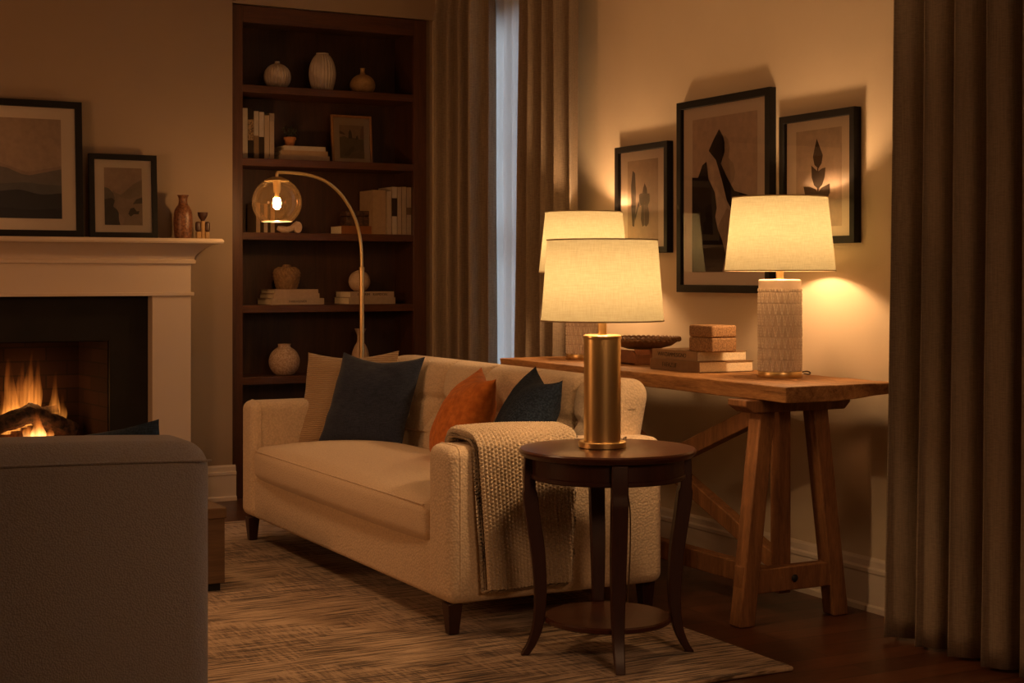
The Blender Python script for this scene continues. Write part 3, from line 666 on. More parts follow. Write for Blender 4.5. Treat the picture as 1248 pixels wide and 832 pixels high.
vase('moon_jar', 'round pitted beige moon jar on the lowest visible shelf', sphere_prof(.083, 0, .5, [(.034,0),(.033,.012),(.036,.018),(.030,.018),(.026,.0)]), M['ceramicrough'], (2.715, 7.76, SZ[4]))
vase('fluted_vase', 'bottle shaped beige vase with flared rim behind the sofa cushions', [(0,0),(.040,0),(.046,.012),(.049,.06),(.046,.105),(.034,.14),(.020,.165),(.017,.19),(.020,.21),(.031,.236),(.028,.237),(.016,.21),(.013,.18)], M['ceramicpink'], (3.169, 7.80, SZ[4]))

# ------------------------------------------------------------------ arc floor lamp
fl = thing('floor_lamp', 'brass arc floor lamp with a clear amber glass globe behind the sofa', 'lamp', (2.872, 7.05, 0))
MB().lathe([(0,0),(.14,0),(.145,.006),(.145,.016),(.138,.022),(.02,.026),(.018,.04),(0,.04)], 48).build('base', M['brass'], fl)
MB().tube([(0,0,.03),(0,0,1.19)], .0125, 16).build('pole', M['brasspale'], fl)
MB().lathe([(0,1.185),(.0135,1.185),(.0135,1.2),(.010,1.204),(0,1.204)], 16).build('collar', M['brass'], fl)
arc = [(0,0,1.19),(-.002,0,1.28),(-.012,0,1.36),(-.035,0,1.44),(-.075,0,1.515),(-.13,0,1.58),(-.20,0,1.628),(-.28,0,1.652),(-.36,0,1.660),(-.432,0,1.660),(-.440,0,1.656),(-.443,0,1.648),(-.443,0,1.62)]
MB().tube(smooth_path(arc), .0085, 12).build('arm', M['brass'], fl)
gc = (-.443, 0, 1.515); gR = .120
gpz = []
for i in range(40):
    a = R(62) + (R(-52)-R(62))*i/39; gpz.append((gR*math.cos(a), gR*math.sin(a)))
g = MB().lathe(gpz, 64, (0,0,0), cap=False).build('glass_globe', M['globe'], fl, loc=gc)
rr = gpz[-1]; MB().lathe([(rr[0]-.0025, rr[1]), (rr[0]+.001, rr[1]-.002), (rr[0]+.002, rr[1]+.001), (rr[0]-.0015, rr[1]+.003), (rr[0]-.0025, rr[1])], 64, cap=False).build('glass_rim', plain('rim_glass', (.85,.72,.5), .1, 0, .8), g)
MB().lathe([(0,.124),(.02,.123),(.044,.114),(.060,.105),(.058,.100),(.02,.108),(.018,.06),(.015,.045),(0,.045)], 32).build('cap', M['brass'], fl, loc=gc)
MB().lathe([(0,-.036),(.010,-.033),(.018,-.022),(.0205,-.006),(.018,.010),(.011,.022),(0,.023)], 24).build('bulb', M['filament'], fl, loc=gc)
MB().lathe([(0,.0235),(.011,.0235),(.012,.05),(0,.05)], 20).build('socket', M['brass'], fl, loc=gc)

# ------------------------------------------------------------------ sofa
SX0, SX1, SY0, SY1 = 2.05, 2.88, 4.31, 6.43
sf = thing('sofa', 'cream boucle three seat sofa with tufted back and dark tapered legs', 'sofa', (2.46, 5.37, 0))
def S(x, y, z): return (x-2.46, y-5.37, z)
off = Vector((2.46, 5.37, 0))
def loc_fn(f):  # run f in room coordinates, return local
    return lambda p: f(p)-off
MB().rbox(S(SX0+.016, SY0+.06, .115), S(SX1-.01, SY1-.06, .30), .018, 4).build('base_rail', M['sofa'], sf)
def arm_fn(p):
    t = (p.z-.115)/.5
    return p
for y0, y1 in ((SY0, SY0+.172), (SY1-.155, SY1)):
    a = MB(); a.rbox((SX0, y0, .115), (SX1-.02, y1, .615), .038, 6, (10,4,8), loc_fn(lambda p: Vector((p.x, p.y, p.z - .012*max(0,(p.x-2.7)/.2)**2*(1 if p.z > .4 else 0)))))
    ar = a.build('armrest', M['sofa'], sf)
    xp = SX0+.040; pth = [S(xp, y0-.0005, .15+.43*i/20) for i in range(21)] + [S(xp, y0+.038-.0385*math.cos(q), .577+.0385*math.sin(q)) for q in [PI/2*i/8 for i in range(1,9)]] + [S(xp, y0+.038+(y1-y0-.076)*i/6, .6155) for i in range(1,7)] + [S(xp, y1-.038+.0385*math.sin(q), .577+.0385*math.cos(q)) for q in [PI/2*i/8 for i in range(1,9)]]
    MB().tube(pth, .003, 6).build('piping', M['sofa'], ar)
def seat_fn(p):
    yc = (p.y-5.37)/.9; xc = (p.x-2.34)/.30
    cr = max(0, 1-yc**4)*max(0, 1-abs(xc)**3)
    if p.z > .37: p.z += .052*cr
    if p.x < 2.2: p.x -= .032*max(0, 1-yc**4)*(1-((p.z-.365)/.12)**2)
    return p
seat = MB().rbox((2.052, SY0+.174, .282), (2.66, SY1-.158, .425), .045, 6, (16,36,3), loc_fn(seat_fn)).build('seat_cushion', M['sofaseat'], sf)
# seam piping on the seat
pip = []
for i in range(41):
    y = SY0+.20+(SY1-SY0-.385)*i/40; yc = (y-5.37)/.9; pip.append(S(2.056-.022*max(0,1-yc**4), y, .409+.007*max(0,1-yc**4)))
MB().tube(pip, .0035, 6).build('piping', M['sofa'], seat)
BUT = [(SY0+.36+.36*k, .625) for k in range(5)]
def back_fn(p):
    lean = .20*(p.z-.45)
    front = max(0., min(1., (2.74-p.x)/.05))
    d = 0.
    for (by, bz) in BUT:
        dy, dz = p.y-by, p.z-bz; d += .042*math.exp(-(dy*dy+dz*dz)/.0016)
        if dz > 0: d += .024*math.exp(-(dy*dy)/.00024)*min(1, dz/.02)
        else:
            # creases curving down and out from the button
            for s_ in (-1, 1):
                cy = s_*(-dz)*.75; d += .020*math.exp(-((dy-cy)**2)/.0003)*math.exp(-((-dz)/.14)**2)
        # shallow link between neighbours
        d += .018*math.exp(-((dz - .02*math.sin(min(1, abs(dy)/.18)*PI))**2)/.00030)*max(0, 1-(abs(dy)/.18)**2) if abs(dy) < .18 else 0
    bulge = 0.
    for k in range(-1, 5):
        yc = SY0+.36+.36*(k+.5); bulge = max(bulge, max(0, 1-((p.y-yc)/.18)**2))
    x = p.x + lean + (d - .030*bulge*(1 if .5 < p.z else .6))*front
    # soften the ends of the top edge
    e = max(0, (abs(p.y-5.37)-.92)/.08); z = p.z - .020*min(1, e)**2*(1 if p.z > .7 else 0)
    return Vector((x, p.y, z))
backrest = MB().rbox((2.655, SY0+.085, .30), (2.815, SY1-.075, .800), .068, 9, (4,190,56), loc_fn(back_fn)).build('backrest', M['sofa'], sf)
for by, bz in BUT:
    MB().lathe([(0,-.004),(.011,-.003),(.013,.0),(.010,.005),(0,.007)], 16).build('button', M['sofa'], backrest, loc=S(2.655+.20*(bz-.45)+.036, by, bz)).rotation_euler = (0, R(-90), 0)
for x, y in ((2.09, 4.37), (2.075, 6.345), (2.838, 4.40), (2.838, 6.36)):
    MB().add([S(x+dx*w_, y+dy*w_, zz) for zz, w_ in ((.0148 if x < 2.5 else .001,.017),(.1148,.026)) for dx, dy in ((-1,-1),(1,-1),(1,1),(-1,1))], [(3,2,1,0),(4,5,6,7),(0,1,5,4),(1,2,6,5),(2,3,7,6),(3,0,4,7)]).build('leg', M['legdark'], sf, .003)

# ------------------------------------------------------------------ cushions
def cushion(name, label, w_, h, t, m, base, face_yaw, lean, roll=0., chop=.06, seed=1, pinch=.055, wr=.006, pipe=None):
    """base: point under the middle of the lower edge; FACE_YAW: compass of the outward face (degrees, 0=+x); LEAN: degrees the top leans back"""
    fy = R(face_yaw); N0 = Vector((math.cos(fy), math.sin(fy), 0)); W = Vector((-math.sin(fy), math.cos(fy), 0)); W = -W
    U = (Vector((0,0,1))*math.cos(R(lean)) - N0*math.sin(R(lean))); N = N0*math.cos(R(lean)) + Vector((0,0,1))*math.sin(R(lean))
    rm = Matrix.Rotation(R(roll), 3, N); W = rm @ W; U = rm @ U
    n = 34; mb = MB(); idx = {}
    def pt(i, j, sgn):
        u, v = -1+2*i/n, -1+2*j/n
        x = w_/2*u*(1-pinch*(1-v*v)); y = h/2*v*(1-pinch*(1-u*u))
        if v > 0: y -= chop*h*(1-abs(u)**1.6)*v**2
        e = max(0, (1-u*u)*(1-v*v)); zz = t/2*e**.52
        q = Vector((u*1.7, v*1.7, seed*5.1+sgn)); zz += wr*noise.noise(q)*e**.4*2 + wr*.8*noise.noise(q*2.7)*e**.5
        if v > 0: zz -= chop*.35*t*math.exp(-(u/.22)**2)*v*e**.5*2
        x += .006*noise.noise(Vector((v*3, seed, 1)))*abs(u); 
        return W*x + U*(y+h/2) + N*(zz*sgn if e > 0 else 0)
    def vid(i, j, sgn):
        edge = i in (0, n) or j in (0, n); k = (i, j, 0 if edge else sgn)
        if k not in idx: idx[k] = len(mb.v); mb.v.append(tuple(pt(i, j, sgn)))
        return idx[k]
    for sgn in (1, -1):
        for i in range(n):
            for j in range(n):
                q = [vid(i,j,sgn), vid(i+1,j,sgn), vid(i+1,j+1,sgn), vid(i,j+1,sgn)]; mb.f.append(q if sgn > 0 else q[::-1]); mb.mi.append(0)
    o = mb.build(name, m, angle=75, loc=base); return tag(o, label, 'cushion', 'cushions on the cream sofa')
def rib_mat():
    m, nt, out = new_mat('ribbed_tan_cloth'); b = principled(nt, out, .9, 0, .2, .2)
    wv = nd(nt, 'ShaderNodeTexWave', i_Scale=38., i_Distortion=2.2, i_Detail=2.); wv.bands_direction = 'Z'; nt.links.new(coords(nt), wv.inputs['Vector'])
    nt.links.new(ramp(nt, wv.outputs[1], [(.2, (.36,.245,.14)), (.8, (.46,.325,.19))]), b.inputs['Base Color']); bump(nt, wv.outputs[1], b, .6, .006); return m
cushion('throw_pillow', 'tan ribbed cushion behind the navy one at the far sofa arm', .43, .43, .13, rib_mat(), (2.405, 6.14, .43), -134, 24, 2, .05, 1)
cushion('throw_pillow', 'large plain navy cushion at the far end of the sofa', .40, .42, .14, M['navy'], (2.405, 5.93, .445), -141, 27, -2, .07, 2)
cushion('throw_pillow', 'rust orange cushion leaning on the tufted sofa back', .40, .40, .19, M['orange'], (2.375, 5.09, .445), 162, 28, -3, .075, 3)
cushion('throw_pillow', 'navy textured cushion between the orange cushion and the knitted throw', .40, .41, .18, M['navyknit'], (2.415, 4.69, .45), 166, 26, -4, .085, 4)

# ------------------------------------------------------------------ knitted throw over the near arm
def throw():
    path = [(4.515,.46),(4.515,.60),(4.508,.635),(4.485,.655),(4.44,.660),(4.36,.658),(4.315,.650),(4.288,.628),(4.278,.60),(4.276,.50),(4.274,.38),(4.272,.26),(4.272,.165)]
    pp = smooth_path([(0, y, z) for y, z in path], 10); L = [0]
    for a, b in zip(pp, pp[1:]): L.append(L[-1]+(b-a).length)
    tot = L[-1]
    def at(s):
        d = s*tot
        for i in range(len(pp)-1):
            if d <= L[i+1] or i == len(pp)-2:
                f = (d-L[i])/(L[i+1]-L[i]); p = pp[i].lerp(pp[i+1], f); t = (pp[i+1]-pp[i]).normalized(); return p, Vector((0, t.z, -t.y))
    NS, NX = 420, 176; cw = .0135; rh = .0125
    rows = [at(j/NS) for j in range(NS+1)]
    def fn(a, b):
        p, nrm = rows[round(b*NS)]; s = b*tot; hang = max(0, (b-.45)/.55)
        x0 = 2.135+.030*hang; x1 = 2.50-.035*hang; x1 += .03*min(1, max(0, (.5-b)/.3)); x0 -= .0*b
        x = x0+(x1-x0)*a; lx = (x-x0)/cw; c = math.floor(lx); fx = lx-c-.5
        rib = s > tot-.075
        ly = s/rh + (.5 if c % 2 else 0); fy = ly-math.floor(ly)-.5
        hgt = math.cos(fx*PI)**.8 * (1. if rib else (.35+.65*max(0, math.cos(fy*PI))**.7))
        if rib: hgt = abs(math.cos(fx*PI))*(.85+.15*math.cos(fy*2*PI))
        e = min(1, a/.03, (1-a)/.03)
        wob = .006*math.sin(a*5+s*3)*hang + .010*math.sin(a*PI*2.2)*hang*(s/tot)
        out = -.009 if nrm.y > 0 or True else 0
        n_ = -nrm if nrm.z < 0 and b < .5 else nrm
        sag = .012*math.sin(a*PI)*max(0, b-.9)*10
        return (x - 2.30, p.y + n_.y*(.0095*hgt*e) - 4.40 - wob, p.z + n_.z*(.0095*hgt*e) + .004*math.sin(a*4)*(1-hang) - sag*.3)
    mb = MB().grid(fn, NX, NS); return mb
# outward normal check: make the bumps point away from the arm
ob = throw().build('knitted_throw', boucle('cream_wool', (.68,.55,.385), (.50,.39,.255), 220., .5), loc=(2.30, 4.40, 0), angle=180)
sm = ob.modifiers.new('thick', 'SOLIDIFY'); sm.thickness = .034; sm.offset = -1
tag(ob, 'chunky cream knitted throw draped over the near sofa arm', 'throw blanket')

# ------------------------------------------------------------------ round side table
TX, TY, TZ = 2.40, 3.93, .636
tb = thing('side_table', 'round dark mahogany side table with four curved legs and low shelf', 'table', (TX, TY, 0))
MB().lathe([(0,.610),(.245,.610),(.258,.613),(.262,.618),(.268,.624),(.268,.630),(.264,.635),(.258,.636),(0,.636)], 96).build('table_top', M['mahog'], tb, angle=25)
MB().lathe([(.205,.612),(.205,.545),(.232,.545),(.236,.549),(.236,.558),(.232,.561),(.232,.612)], 96).build('apron', M['mahogv'], tb, angle=30)
MB().lathe([(0,.112),(.186,.112),(.192,.116),(.192,.126),(.186,.130),(0,.130)], 72).build('lower_shelf', M['mahog'], tb, angle=30)
for a in (-113, -23, 67, 157):
    A = R(a); rd = Vector((math.cos(A), math.sin(A), 0)); tg = Vector((-math.sin(A), math.cos(A), 0))
    pr = smooth_path([(.236,0,.61),(.238,0,.56),(.236,0,.50),(.226,0,.42),(.214,0,.34),(.206,0,.25),(.205,0,.17),(.213,0,.10),(.230,0,.05),(.252,0,.0148)], 4)
    l = MB(); vs = []; n = len(pr)
    for p in pr:
        t = 1-p.z/.61; wt = .024-.010*t+.003*math.sin(t*PI); dp = .026-.012*t+.004*math.sin(t*PI)
        if p.z > .5: dp = .020
        for s1, s2 in ((-1,-1),(1,-1),(1,1),(-1,1)): vs.append(rd*(p.x+s2*dp*.85)+tg*(s1*wt)+Vector((0,0,max(.0148, p.z))))
    fs = [(i*4+k, i*4+(k+1) % 4, (i+1)*4+(k+1) % 4, (i+1)*4+k) for i in range(n-1) for k in range(4)]+[(0,1,2,3),((n-1)*4+3,(n-1)*4+2,(n-1)*4+1,(n-1)*4)]
    l.add(vs, fs).build('leg', M['mahogv'], tb, .003, 2, angle=50)

# ------------------------------------------------------------------ table lamps
def shade(parent, z0, z1, r0, r1):
    sh = MB().lathe([(r0, z0), (r1, z1)], 96, cap=False).build('lamp_shade', M['shade'], parent)
    for r_, z_ in ((r0, z0), (r1, z1)):
        MB().lathe([(r_-.0015, z_-.002), (r_+.0016, z_-.002), (r_+.0016, z_+.002), (r_-.0015, z_+.002), (r_-.0015, z_-.002)], 96, cap=False).build('shade_trim', M['rimdark'], sh)
    for k in range(3):
        a = 2*PI*k/3; MB().tube([(0,0,z1-.03),(r1*math.cos(a)*.98, r1*math.sin(a)*.98, z1-.004)], .002, 6).build('spider_arm', M['brass'], sh)
def bulb_light(name, loc, watts, r=.035, colr=(1., .66, .34)):
    l = bpy.data.lights.new(name, 'POINT'); l.energy = watts; l.color = colr; l.shadow_soft_size = r
    o = bpy.data.objects.new(name, l); col.objects.link(o); o.location = loc; return o
bl = thing('table_lamp', 'tall brushed brass cylinder lamp with linen shade on the round side table', 'lamp', (2.385, 3.935, TZ+.0006))
MB().lathe([(0,0),(.070,0),(.072,.002),(.072,.017),(.070,.019),(0,.019)], 64).build('base', M['brass'], bl, angle=30)
MB().lathe([(0,.019),(.056,.019),(.056,.328),(0,.328)], 64).build('column', M['brass'], bl, angle=30)
MB().lathe([(0,.328),(.0575,.328),(.0585,.332),(.0575,.338),(.052,.341),(0,.341)], 64).build('cap', M['brasspale'], bl, angle=30)
MB().lathe([(0,.34),(.0135,.34),(.0135,.42),(.016,.42),(.016,.45),(0,.45)], 24).build('neck', M['brasspale'], bl, angle=30)
shade(bl, .383, .626, .1855, .167)
MB().lathe([(0,.45),(.014,.45),(.018,.47),(.029,.495),(.030,.515),(.022,.538),(0,.548)], 20).build('bulb', M['bulb'], bl)
MB().tube(smooth_path([(.06,.03,.004),(.12,.08,.004),(.17,.15,.004),(.20,.185,.003),(.212,.205,-.01),(.215,.215,-.10),(.222,.212,-.17),(.235,.215,-.25),(.24,.225,-.40),(.235,.24,-.62)]), .0025, 6).build('cord', M['cord'], bl)

def ceramic(parent):
    H0, H1, r0 = .022, .337, .074; nb = 8; n = 150
    prof = [(0,.02),(.070,.02)] + [(r0*(1-.0*i/n), H0+(H1-H0)*i/n) for i in range(n+1)] + [(.073,.3395),(.069,.343),(.02,.344),(0,.344)]
    def disp(a, j, r, z):
        if j < 3 or j > n: return 0
        t = (z-H0)/(H1-H0)*nb; b = math.floor(t); f = t-b; ca = a*22/(2*PI) + (.5 if b % 2 else 0); fa = ca-math.floor(ca)-.5
        if b >= 7: 
            if f > .35: return 0
        # pointed petals standing up in each band
        wdt = .46*math.sqrt(max(0, 1-f))
        rim = math.exp(-((abs(fa)-wdt)/.07)**2); ridge = math.exp(-(fa/.06)**2)*.5*(1-f)
        gro = -.6 if f < .05 or f > .96 else 0
        return .0040*(rim+ridge+gro)
    mb = MB().lathe(prof, 22*12, (0,0,0), disp)
    for q, f in enumerate(mb.f):
        if len(f) == 4 and all(H0 < mb.v[i][2] < H1 for i in f) and sum(math.hypot(mb.v[i][0], mb.v[i][1]) for i in f)/4 > r0+.0020: mb.mi[q] = 1
    mb.build('ceramic_body', [M['lampclay'], M['lampglaze']], parent, angle=60)
M['lampglaze'] = plain('pale_raised_glaze', (.86, .78, .66), .35)
M['lampclay'] = plain('carved_white_clay', (.68, .57, .46), .42, 0, .5, .06, 30.)
def white_lamp(label, loc):
    o = thing('table_lamp', label, 'lamp', loc, (0,0,0), 'pair of carved white lamps on the trestle table')
    MB().lathe([(0,0),(.076,0),(.077,.002),(.077,.019),(.076,.021),(0,.021)], 64).build('base', M['brass'], o, angle=30)
    ceramic(o)
    MB().lathe([(0,.343),(.0135,.343),(.0135,.42),(.016,.42),(.016,.45),(0,.45)], 24).build('neck', M['brasspale'], o, angle=30)
    shade(o, .373, .630, .193, .166)
    MB().lathe([(0,.45),(.014,.45),(.018,.47),(.029,.495),(.030,.515),(.022,.538),(0,.548)], 20).build('bulb', M['bulb'], o)
    MB().tube(smooth_path([(.075,-.01,.012),(.10,-.02,.018),(.13,-.005,.012),(.145,.02,.004),(.155,.06,.004)]), .0025, 6).build('cord', M['cord'], o)
    return o
TT = .80
wl = white_lamp('carved white ceramic lamp near the front end of the trestle table', (3.321, 4.278, TT+.0005))
w2 = copy_tree(wl); w2.location = (3.325, 5.64, TT+.0005); w2['label'] = 'carved white ceramic lamp at the far end of the trestle table, behind the brass lamp'

# ------------------------------------------------------------------ trestle table
tt = thing('trestle_table', 'long rustic pine trestle table against the right wall behind the sofa', 'table', (3.265, 4.86, 0))
def T(x, y, z): return (x-3.265, y-4.86, z)
def top_fn(p):
    q = Vector((p.x*3, p.y*3, p.z*9)); 
    if abs(p.y-4.86) > .9: p.y += .010*noise.noise(q*4)
    p.x += .004*noise.noise(q*2+Vector((5,0,0))); p.z += .0015*noise.noise(q*3+Vector((0,7,0)))
    if p.y < 4.2 and p.z < .77: p.z += .018*max(0, (p.x-3.25)/.25)*(1-(p.y-3.86)/.34)
    return p-Vector((3.265, 4.86, 0))
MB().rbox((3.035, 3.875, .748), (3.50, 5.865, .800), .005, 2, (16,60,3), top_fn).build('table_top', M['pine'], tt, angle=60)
XC = 3.205
for y, s_ in ((4.075, 1), (5.62, -1)):
    MB().prism([(2.985,.728),(3.02,.705),(3.40,.705),(3.425,.728),(3.425,.748),(2.985,.748)], 1, y-.05, y+.05).add([], []).build('cleat', M['pinev'], tt, .004, loc=(-3.265, -4.86, 0))
    def leg(p0, p1, w_, h): 
        mb = MB(); a, b = Vector(T(*p0)), Vector(T(*p1)); vs = []
        for p in (a, b):
            for dx, dy in ((-1,-1),(1,-1),(1,1),(-1,1)): vs.append(p+Vector((dx*w_/2, dy*h/2, 0)))
        return mb.add(vs, [(3,2,1,0),(4,5,6,7),(0,1,5,4),(1,2,6,5),(2,3,7,6),(3,0,4,7)])
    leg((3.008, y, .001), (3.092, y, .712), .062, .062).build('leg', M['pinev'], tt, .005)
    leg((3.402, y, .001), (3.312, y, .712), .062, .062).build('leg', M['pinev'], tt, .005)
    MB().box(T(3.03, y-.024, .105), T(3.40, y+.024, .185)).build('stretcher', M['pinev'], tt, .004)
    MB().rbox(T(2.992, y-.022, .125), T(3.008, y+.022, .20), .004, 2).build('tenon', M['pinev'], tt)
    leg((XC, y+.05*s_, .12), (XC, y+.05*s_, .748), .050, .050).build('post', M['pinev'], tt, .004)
    MB().lathe([(0,0),(.012,0),(.013,.004),(.008,.008),(0,.009)], 12).build('bolt', M['iron'], tt, loc=T(3.205, y-s_*.024, .145)).rotation_euler = (R(90*s_), 0, 0)
MB().beam(T(XC, 4.10, .12), T(XC, 5.60, .12), .05, .07, (1,0,0)).build('long_rail', M['pinev'], tt, .004)
MB().beam(T(XC-.026, 4.16, .70), T(XC-.026, 5.54, .17), .045, .06, (1,0,0)).build('cross_brace', M['pinev'], tt, .004)
MB().beam(T(XC+.026, 4.16, .17), T(XC+.026, 5.54, .70), .045, .06, (1,0,0)).build('cross_brace', M['pinev'], tt, .004)

# on the trestle table
gt = 'hardback books beside the white lamp'
b1 = book('hardback_book', 'lower tan hardback under the other one on the trestle table', .325, .245, .040, cov((.30,.18,.095)), (3.19, 4.745, TT+.0005), RW, True, 'FAFAZLIF', .024, gt, -.03)
b2 = book('hardback_book', 'upper tan hardback on the trestle table, under the cork box', .30, .225, .036, cov((.42,.265,.145)), (3.20, 4.76, TT+.0405), RW, True, 'WAVZAMMESIGNO', .022, gt, -.015)
cb = thing('cork_box', 'square cork box with lid on top of two books', 'box', (3.262, 4.60, TT+.0778))
MB().rbox((-.055,-.075,0),(.055,.075,.052), .006, 4).build('body', M['cork'], cb); MB().rbox((-.0555,-.0755,.0525),(.0555,.0755,.098), .009, 4).build('lid', M['cork'], cb)
ty = thing('wooden_tray', 'shallow reddish wooden tray with cut out handle on the trestle table', 'tray', (3.36, 5.28, TT+.0005))
MB().box((-.10,-.15,0),(.10,.15,.008)).build('bottom', M['tray'], ty, .002)
for x in (-.10, .092): MB().prism([(-.158,0),(.158,0),(.158,.05),(.145,.058),(-.13,.058),(-.158,.04)], 0, x, x+.008).build('long_side', M['tray'], ty, .002)
for y in (-.158, .150): MB().box((-.092,y,0),(.092,y+.008,.04)).build('end_side', M['tray'], ty, .002)
bw = thing('wicker_bowl', 'shallow dark woven wicker bowl resting on the wooden tray', 'bowl', (3.36, 5.22, TT+.0595))
n = 64
MB().lathe([(0,0),(.06,.0),(.11,.014),(.145,.036),(.141,.038),(.105,.019),(.06,.006),(0,.005)], n*2, (0,0,0), lambda a, j, r, z: .004*math.sin(a*32+j*PI) if r > .05 else 0).build('basket', M['wicker'], bw, angle=70)
bt = MB(); k = 200
bt.tube([((.145+.004*math.sin(i*2*PI*22/k))*math.cos(2*PI*i/k), (.145+.004*math.sin(i*2*PI*22/k))*math.sin(2*PI*i/k), .041+.006*math.cos(i*2*PI*22/k)) for i in range(k+1)], .005, 7, False)
bt.tube([((.145-.004*math.sin(i*2*PI*22/k))*math.cos(2*PI*i/k), (.145-.004*math.sin(i*2*PI*22/k))*math.sin(2*PI*i/k), .041-.006*math.cos(i*2*PI*22/k)) for i in range(k+1)], .005, 7, False)
bt.build('braided_rim', M['wicker'], bw)

# ------------------------------------------------------------------ foreground armchair and its cushion
ch = thing('armchair', 'greige armchair in the foreground seen from behind, facing the fire', 'armchair', (.36, 3.5, 0))
def A(x, y, z): return (x-.36, y-3.5, z)
def chair_back(p):
    u = (p.x-.36)/.575
    z = p.z + .016*(1-u*u)*(1 if p.z > .6 else 0)
    y = p.y - .012*max(0, 1-abs(u)**3)*(1 if p.y < 3.2 else 0)
    return Vector((p.x-.36, y-3.5, z))
chback = MB().rbox((-.215, 3.12, .14), (.938, 3.345, .803), .058, 8, (24,3,12), chair_back).build('backrest', M['chair'], ch)
seam = [(u, -.0) for u in range(41)]
MB().tube([A(-.20+1.13*i/40, 3.119-.012*max(0, 1-abs((-.20+1.13*i/40-.36)/.575)**3)+.0, .765+.014*(1-((-.20+1.13*i/40-.36)/.575)**2)) for i in range(41)], .003, 6).build('piping', M['chair'], chback)
for x0_, x1_ in ((-.215, -.04), (.763, .938)): MB().rbox(A(x0_, 3.30, .14), A(x1_, 3.95, .58), .05, 6, (2,4,4)).build('armrest', M['chair'], ch)
MB().rbox(A(-.04, 3.30, .14), A(.763, 3.93, .30), .02, 3).build('seat_base', M['chair'], ch)
MB().rbox(A(-.035, 3.35, .302), A(.758, 3.95, .46), .05, 6, (6,6,2)).build('seat_cushion', M['chair'], ch)
for x in (-.13, .85):
    for y in (3.19, 3.86): MB().lathe([(0,.0145),(.018,.0145),(.026,.15),(0,.15)], 16).build('leg', M['legdark'], ch, loc=A(x, y, 0))
cushion('throw_pillow', 'navy cushion on the foreground armchair, its corner rising above the back', .44, .44, .15, M['navychair'], (.765, 3.545, .437), 68, 27, -4, .05, 9)['group'] = 'cushion on the armchair'

# ------------------------------------------------------------------ coffee table
ct = thing('coffee_table', 'low solid oak block coffee table on dark feet beside the armchair', 'table', (1.15, 5.70, 0))
MB().box((-.55,-.36,.28),(.50,.36,.318)).build('top', M['oak'], ct, .003)
MB().box((-.545,-.355,.045),(.495,.355,.279)).build('body', M['oak'], ct, .003)
for x in (-.46, .455):
    for y in (-.30, .30): MB().box((x-.03,y-.03,.0145),(x+.03,y+.03,.045)).build('foot', M['iron'], ct)

# ------------------------------------------------------------------ curtains
def curtain(name, label, x, yt0, yt1, yb0, yb1, z0, z1, folds, amp, m, seed, group=None, ny=220, nz=40, thick=.003, sharp=1., cat='curtain'):
    rnd = random.Random(seed); ph = [rnd.uniform(-.5, .5) for _ in range(folds+3)]; am = [rnd.uniform(.75, 1.2) for _ in range(folds+3)]
    def fn(a, b):
        z = z0+(z1-z0)*b; y0 = yb0+(yt0-yb0)*b**.8; y1 = yb1+(yt1-yb1)*b**.8; y = y0+(y1-y0)*a
        t = a*folds; k = int(t); f = t-k; A_ = am[k]*(1-f)+am[k+1]*f; pz = ph[k]*(1-f)+ph[k+1]*f
        w_ = math.sin(2*PI*t + pz*(1-b)*1.4 + seed); w_ = math.copysign(abs(w_)**sharp, w_)
        top = max(0, (b-.94)/.06)
        xx = amp*A_*w_*(1-.55*top) + .12*amp*math.sin(6*PI*t+seed*2)*(1-b*.5) + .006*noise.noise(Vector((a*6, b*3, seed)))
        yy = y + .25*amp*math.sin(4*PI*t+1.)*(1-.3*b)
        return (xx, yy-(yb0+yb1)/2, z)
    o = MB().grid(fn, ny, nz).build(name, m, loc=(x, (yb0+yb1)/2, 0), angle=180)
    s_ = o.modifiers.new('cloth', 'SOLIDIFY'); s_.thickness = thick; s_.offset = 0
    return tag(o, label, cat, group)
curtain('curtain', 'beige linen drape left of the window, beside the bookcase', 3.41, 7.285, 6.72, 7.29, 6.70, .012, 2.66, 4, .050, M['curtain'], 3)
curtain('curtain', 'beige linen drape right of the window, behind the trestle table', 3.42, 6.32, 5.86, 6.40, 5.86, .012, 2.66, 4, .045, M['curtain'], 5)
curtain('curtain', 'large dark linen drape in the right foreground, beside the table end', 3.345, 3.70, 2.80, 3.76, 2.80, .010, 2.66, 7, .055, M['curtain'], 8)
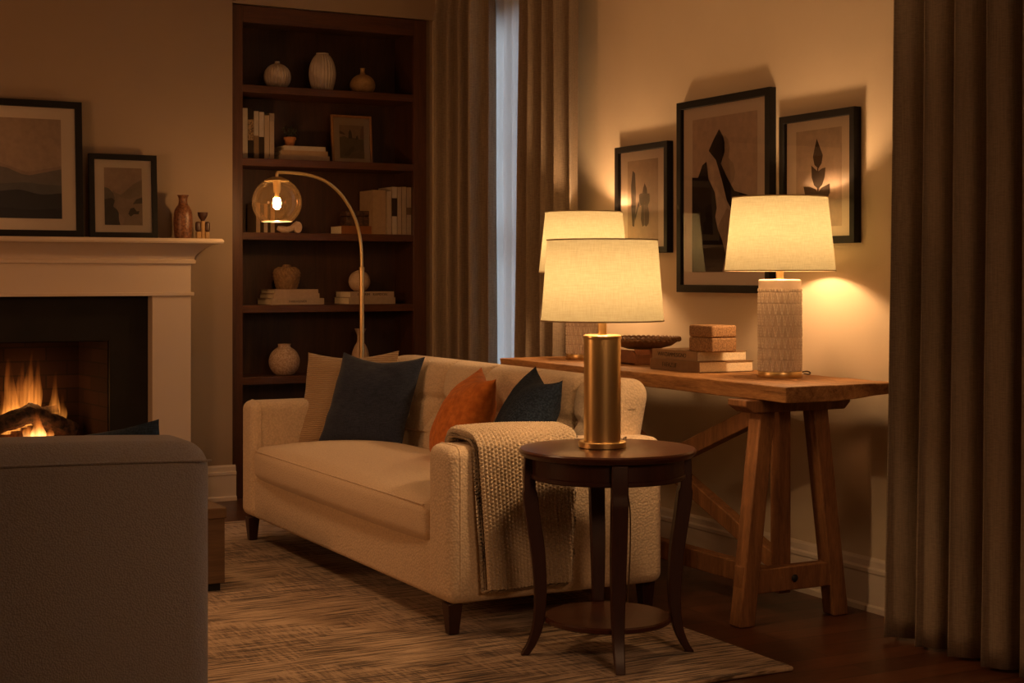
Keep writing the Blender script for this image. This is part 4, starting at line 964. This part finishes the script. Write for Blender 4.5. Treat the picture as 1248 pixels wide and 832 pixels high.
curtain('sheer_curtain', 'white sheer voile over the window between the two drapes', 3.485, 7.12, 6.14, 7.12, 6.14, .012, 2.66, 11, .014, M['sheer'], 4, thick=.0008)

# ------------------------------------------------------------------ light
WARM = (1., .585, .285)
bulb_light('bulb_light_side', (2.385, 3.935, TZ+.50), 11.5, .04, WARM)
bulb_light('bulb_light_near', (3.321, 4.278, TT+.50), 12.5, .04, WARM)
bulb_light('bulb_light_far', (3.325, 5.64, TT+.50), 12.5, .04, WARM)
bulb_light('fire_light', (1.42, 7.87, .56), 1.0, .05, (1., .42, .12))
bulb_light('fire_light_back', (1.43, 7.745, .375), .25, .03, (1., .38, .10))
def area(name, loc, target, size, watts, c):
    l = bpy.data.lights.new(name, 'AREA'); l.energy = watts; l.color = c; l.size = size; l.shape = 'DISK'
    o = bpy.data.objects.new(name, l); col.objects.link(o); o.location = loc
    d = Vector(target)-Vector(loc); o.rotation_euler = d.to_track_quat('-Z', 'Y').to_euler(); return o
area('overhead_fill', (.9, 5.0, 2.74), (1.6, 5.2, 0), .5, 3.2, (1., .56, .27)).data.spread = R(105)  # added overhead fill to brighten seat and rug, no fixture modelled
area('left_fill', (-.8, 5.1, 1.35), (2.1, 6.8, .6), .8, 13, (1., .43, .165))  # unseen warm fill added at the left for sofa front and mantel
area('rear_fill', (1.6, -.4, 2.5), (2.3, 4.4, .2), 1.2, 3.6, (1., .52, .25)).data.spread = R(64)  # weak fill light added behind the camera, aimed at the sofa
wd = bpy.data.worlds.new('dusk'); scn.world = wd; wd.use_nodes = True
wd.node_tree.nodes['Background'].inputs[0].default_value = (.74, .87, 1., 1); wd.node_tree.nodes['Background'].inputs[1].default_value = 2.3

# ------------------------------------------------------------------ camera
cd = bpy.data.cameras.new('camera'); cam = bpy.data.objects.new('camera', cd); col.objects.link(cam); scn.camera = cam
cam.location = (0, 0, 1.15); cam.rotation_euler = (R(90), 0, -math.atan(976/1850))
cd.sensor_width = 36; cd.lens = 1850/1248*36; cd.shift_y = -78/1248; cd.clip_start = .05
scn.view_settings.view_transform = 'Standard'
scn.view_settings.look = 'None'
scn.view_settings.exposure = .43
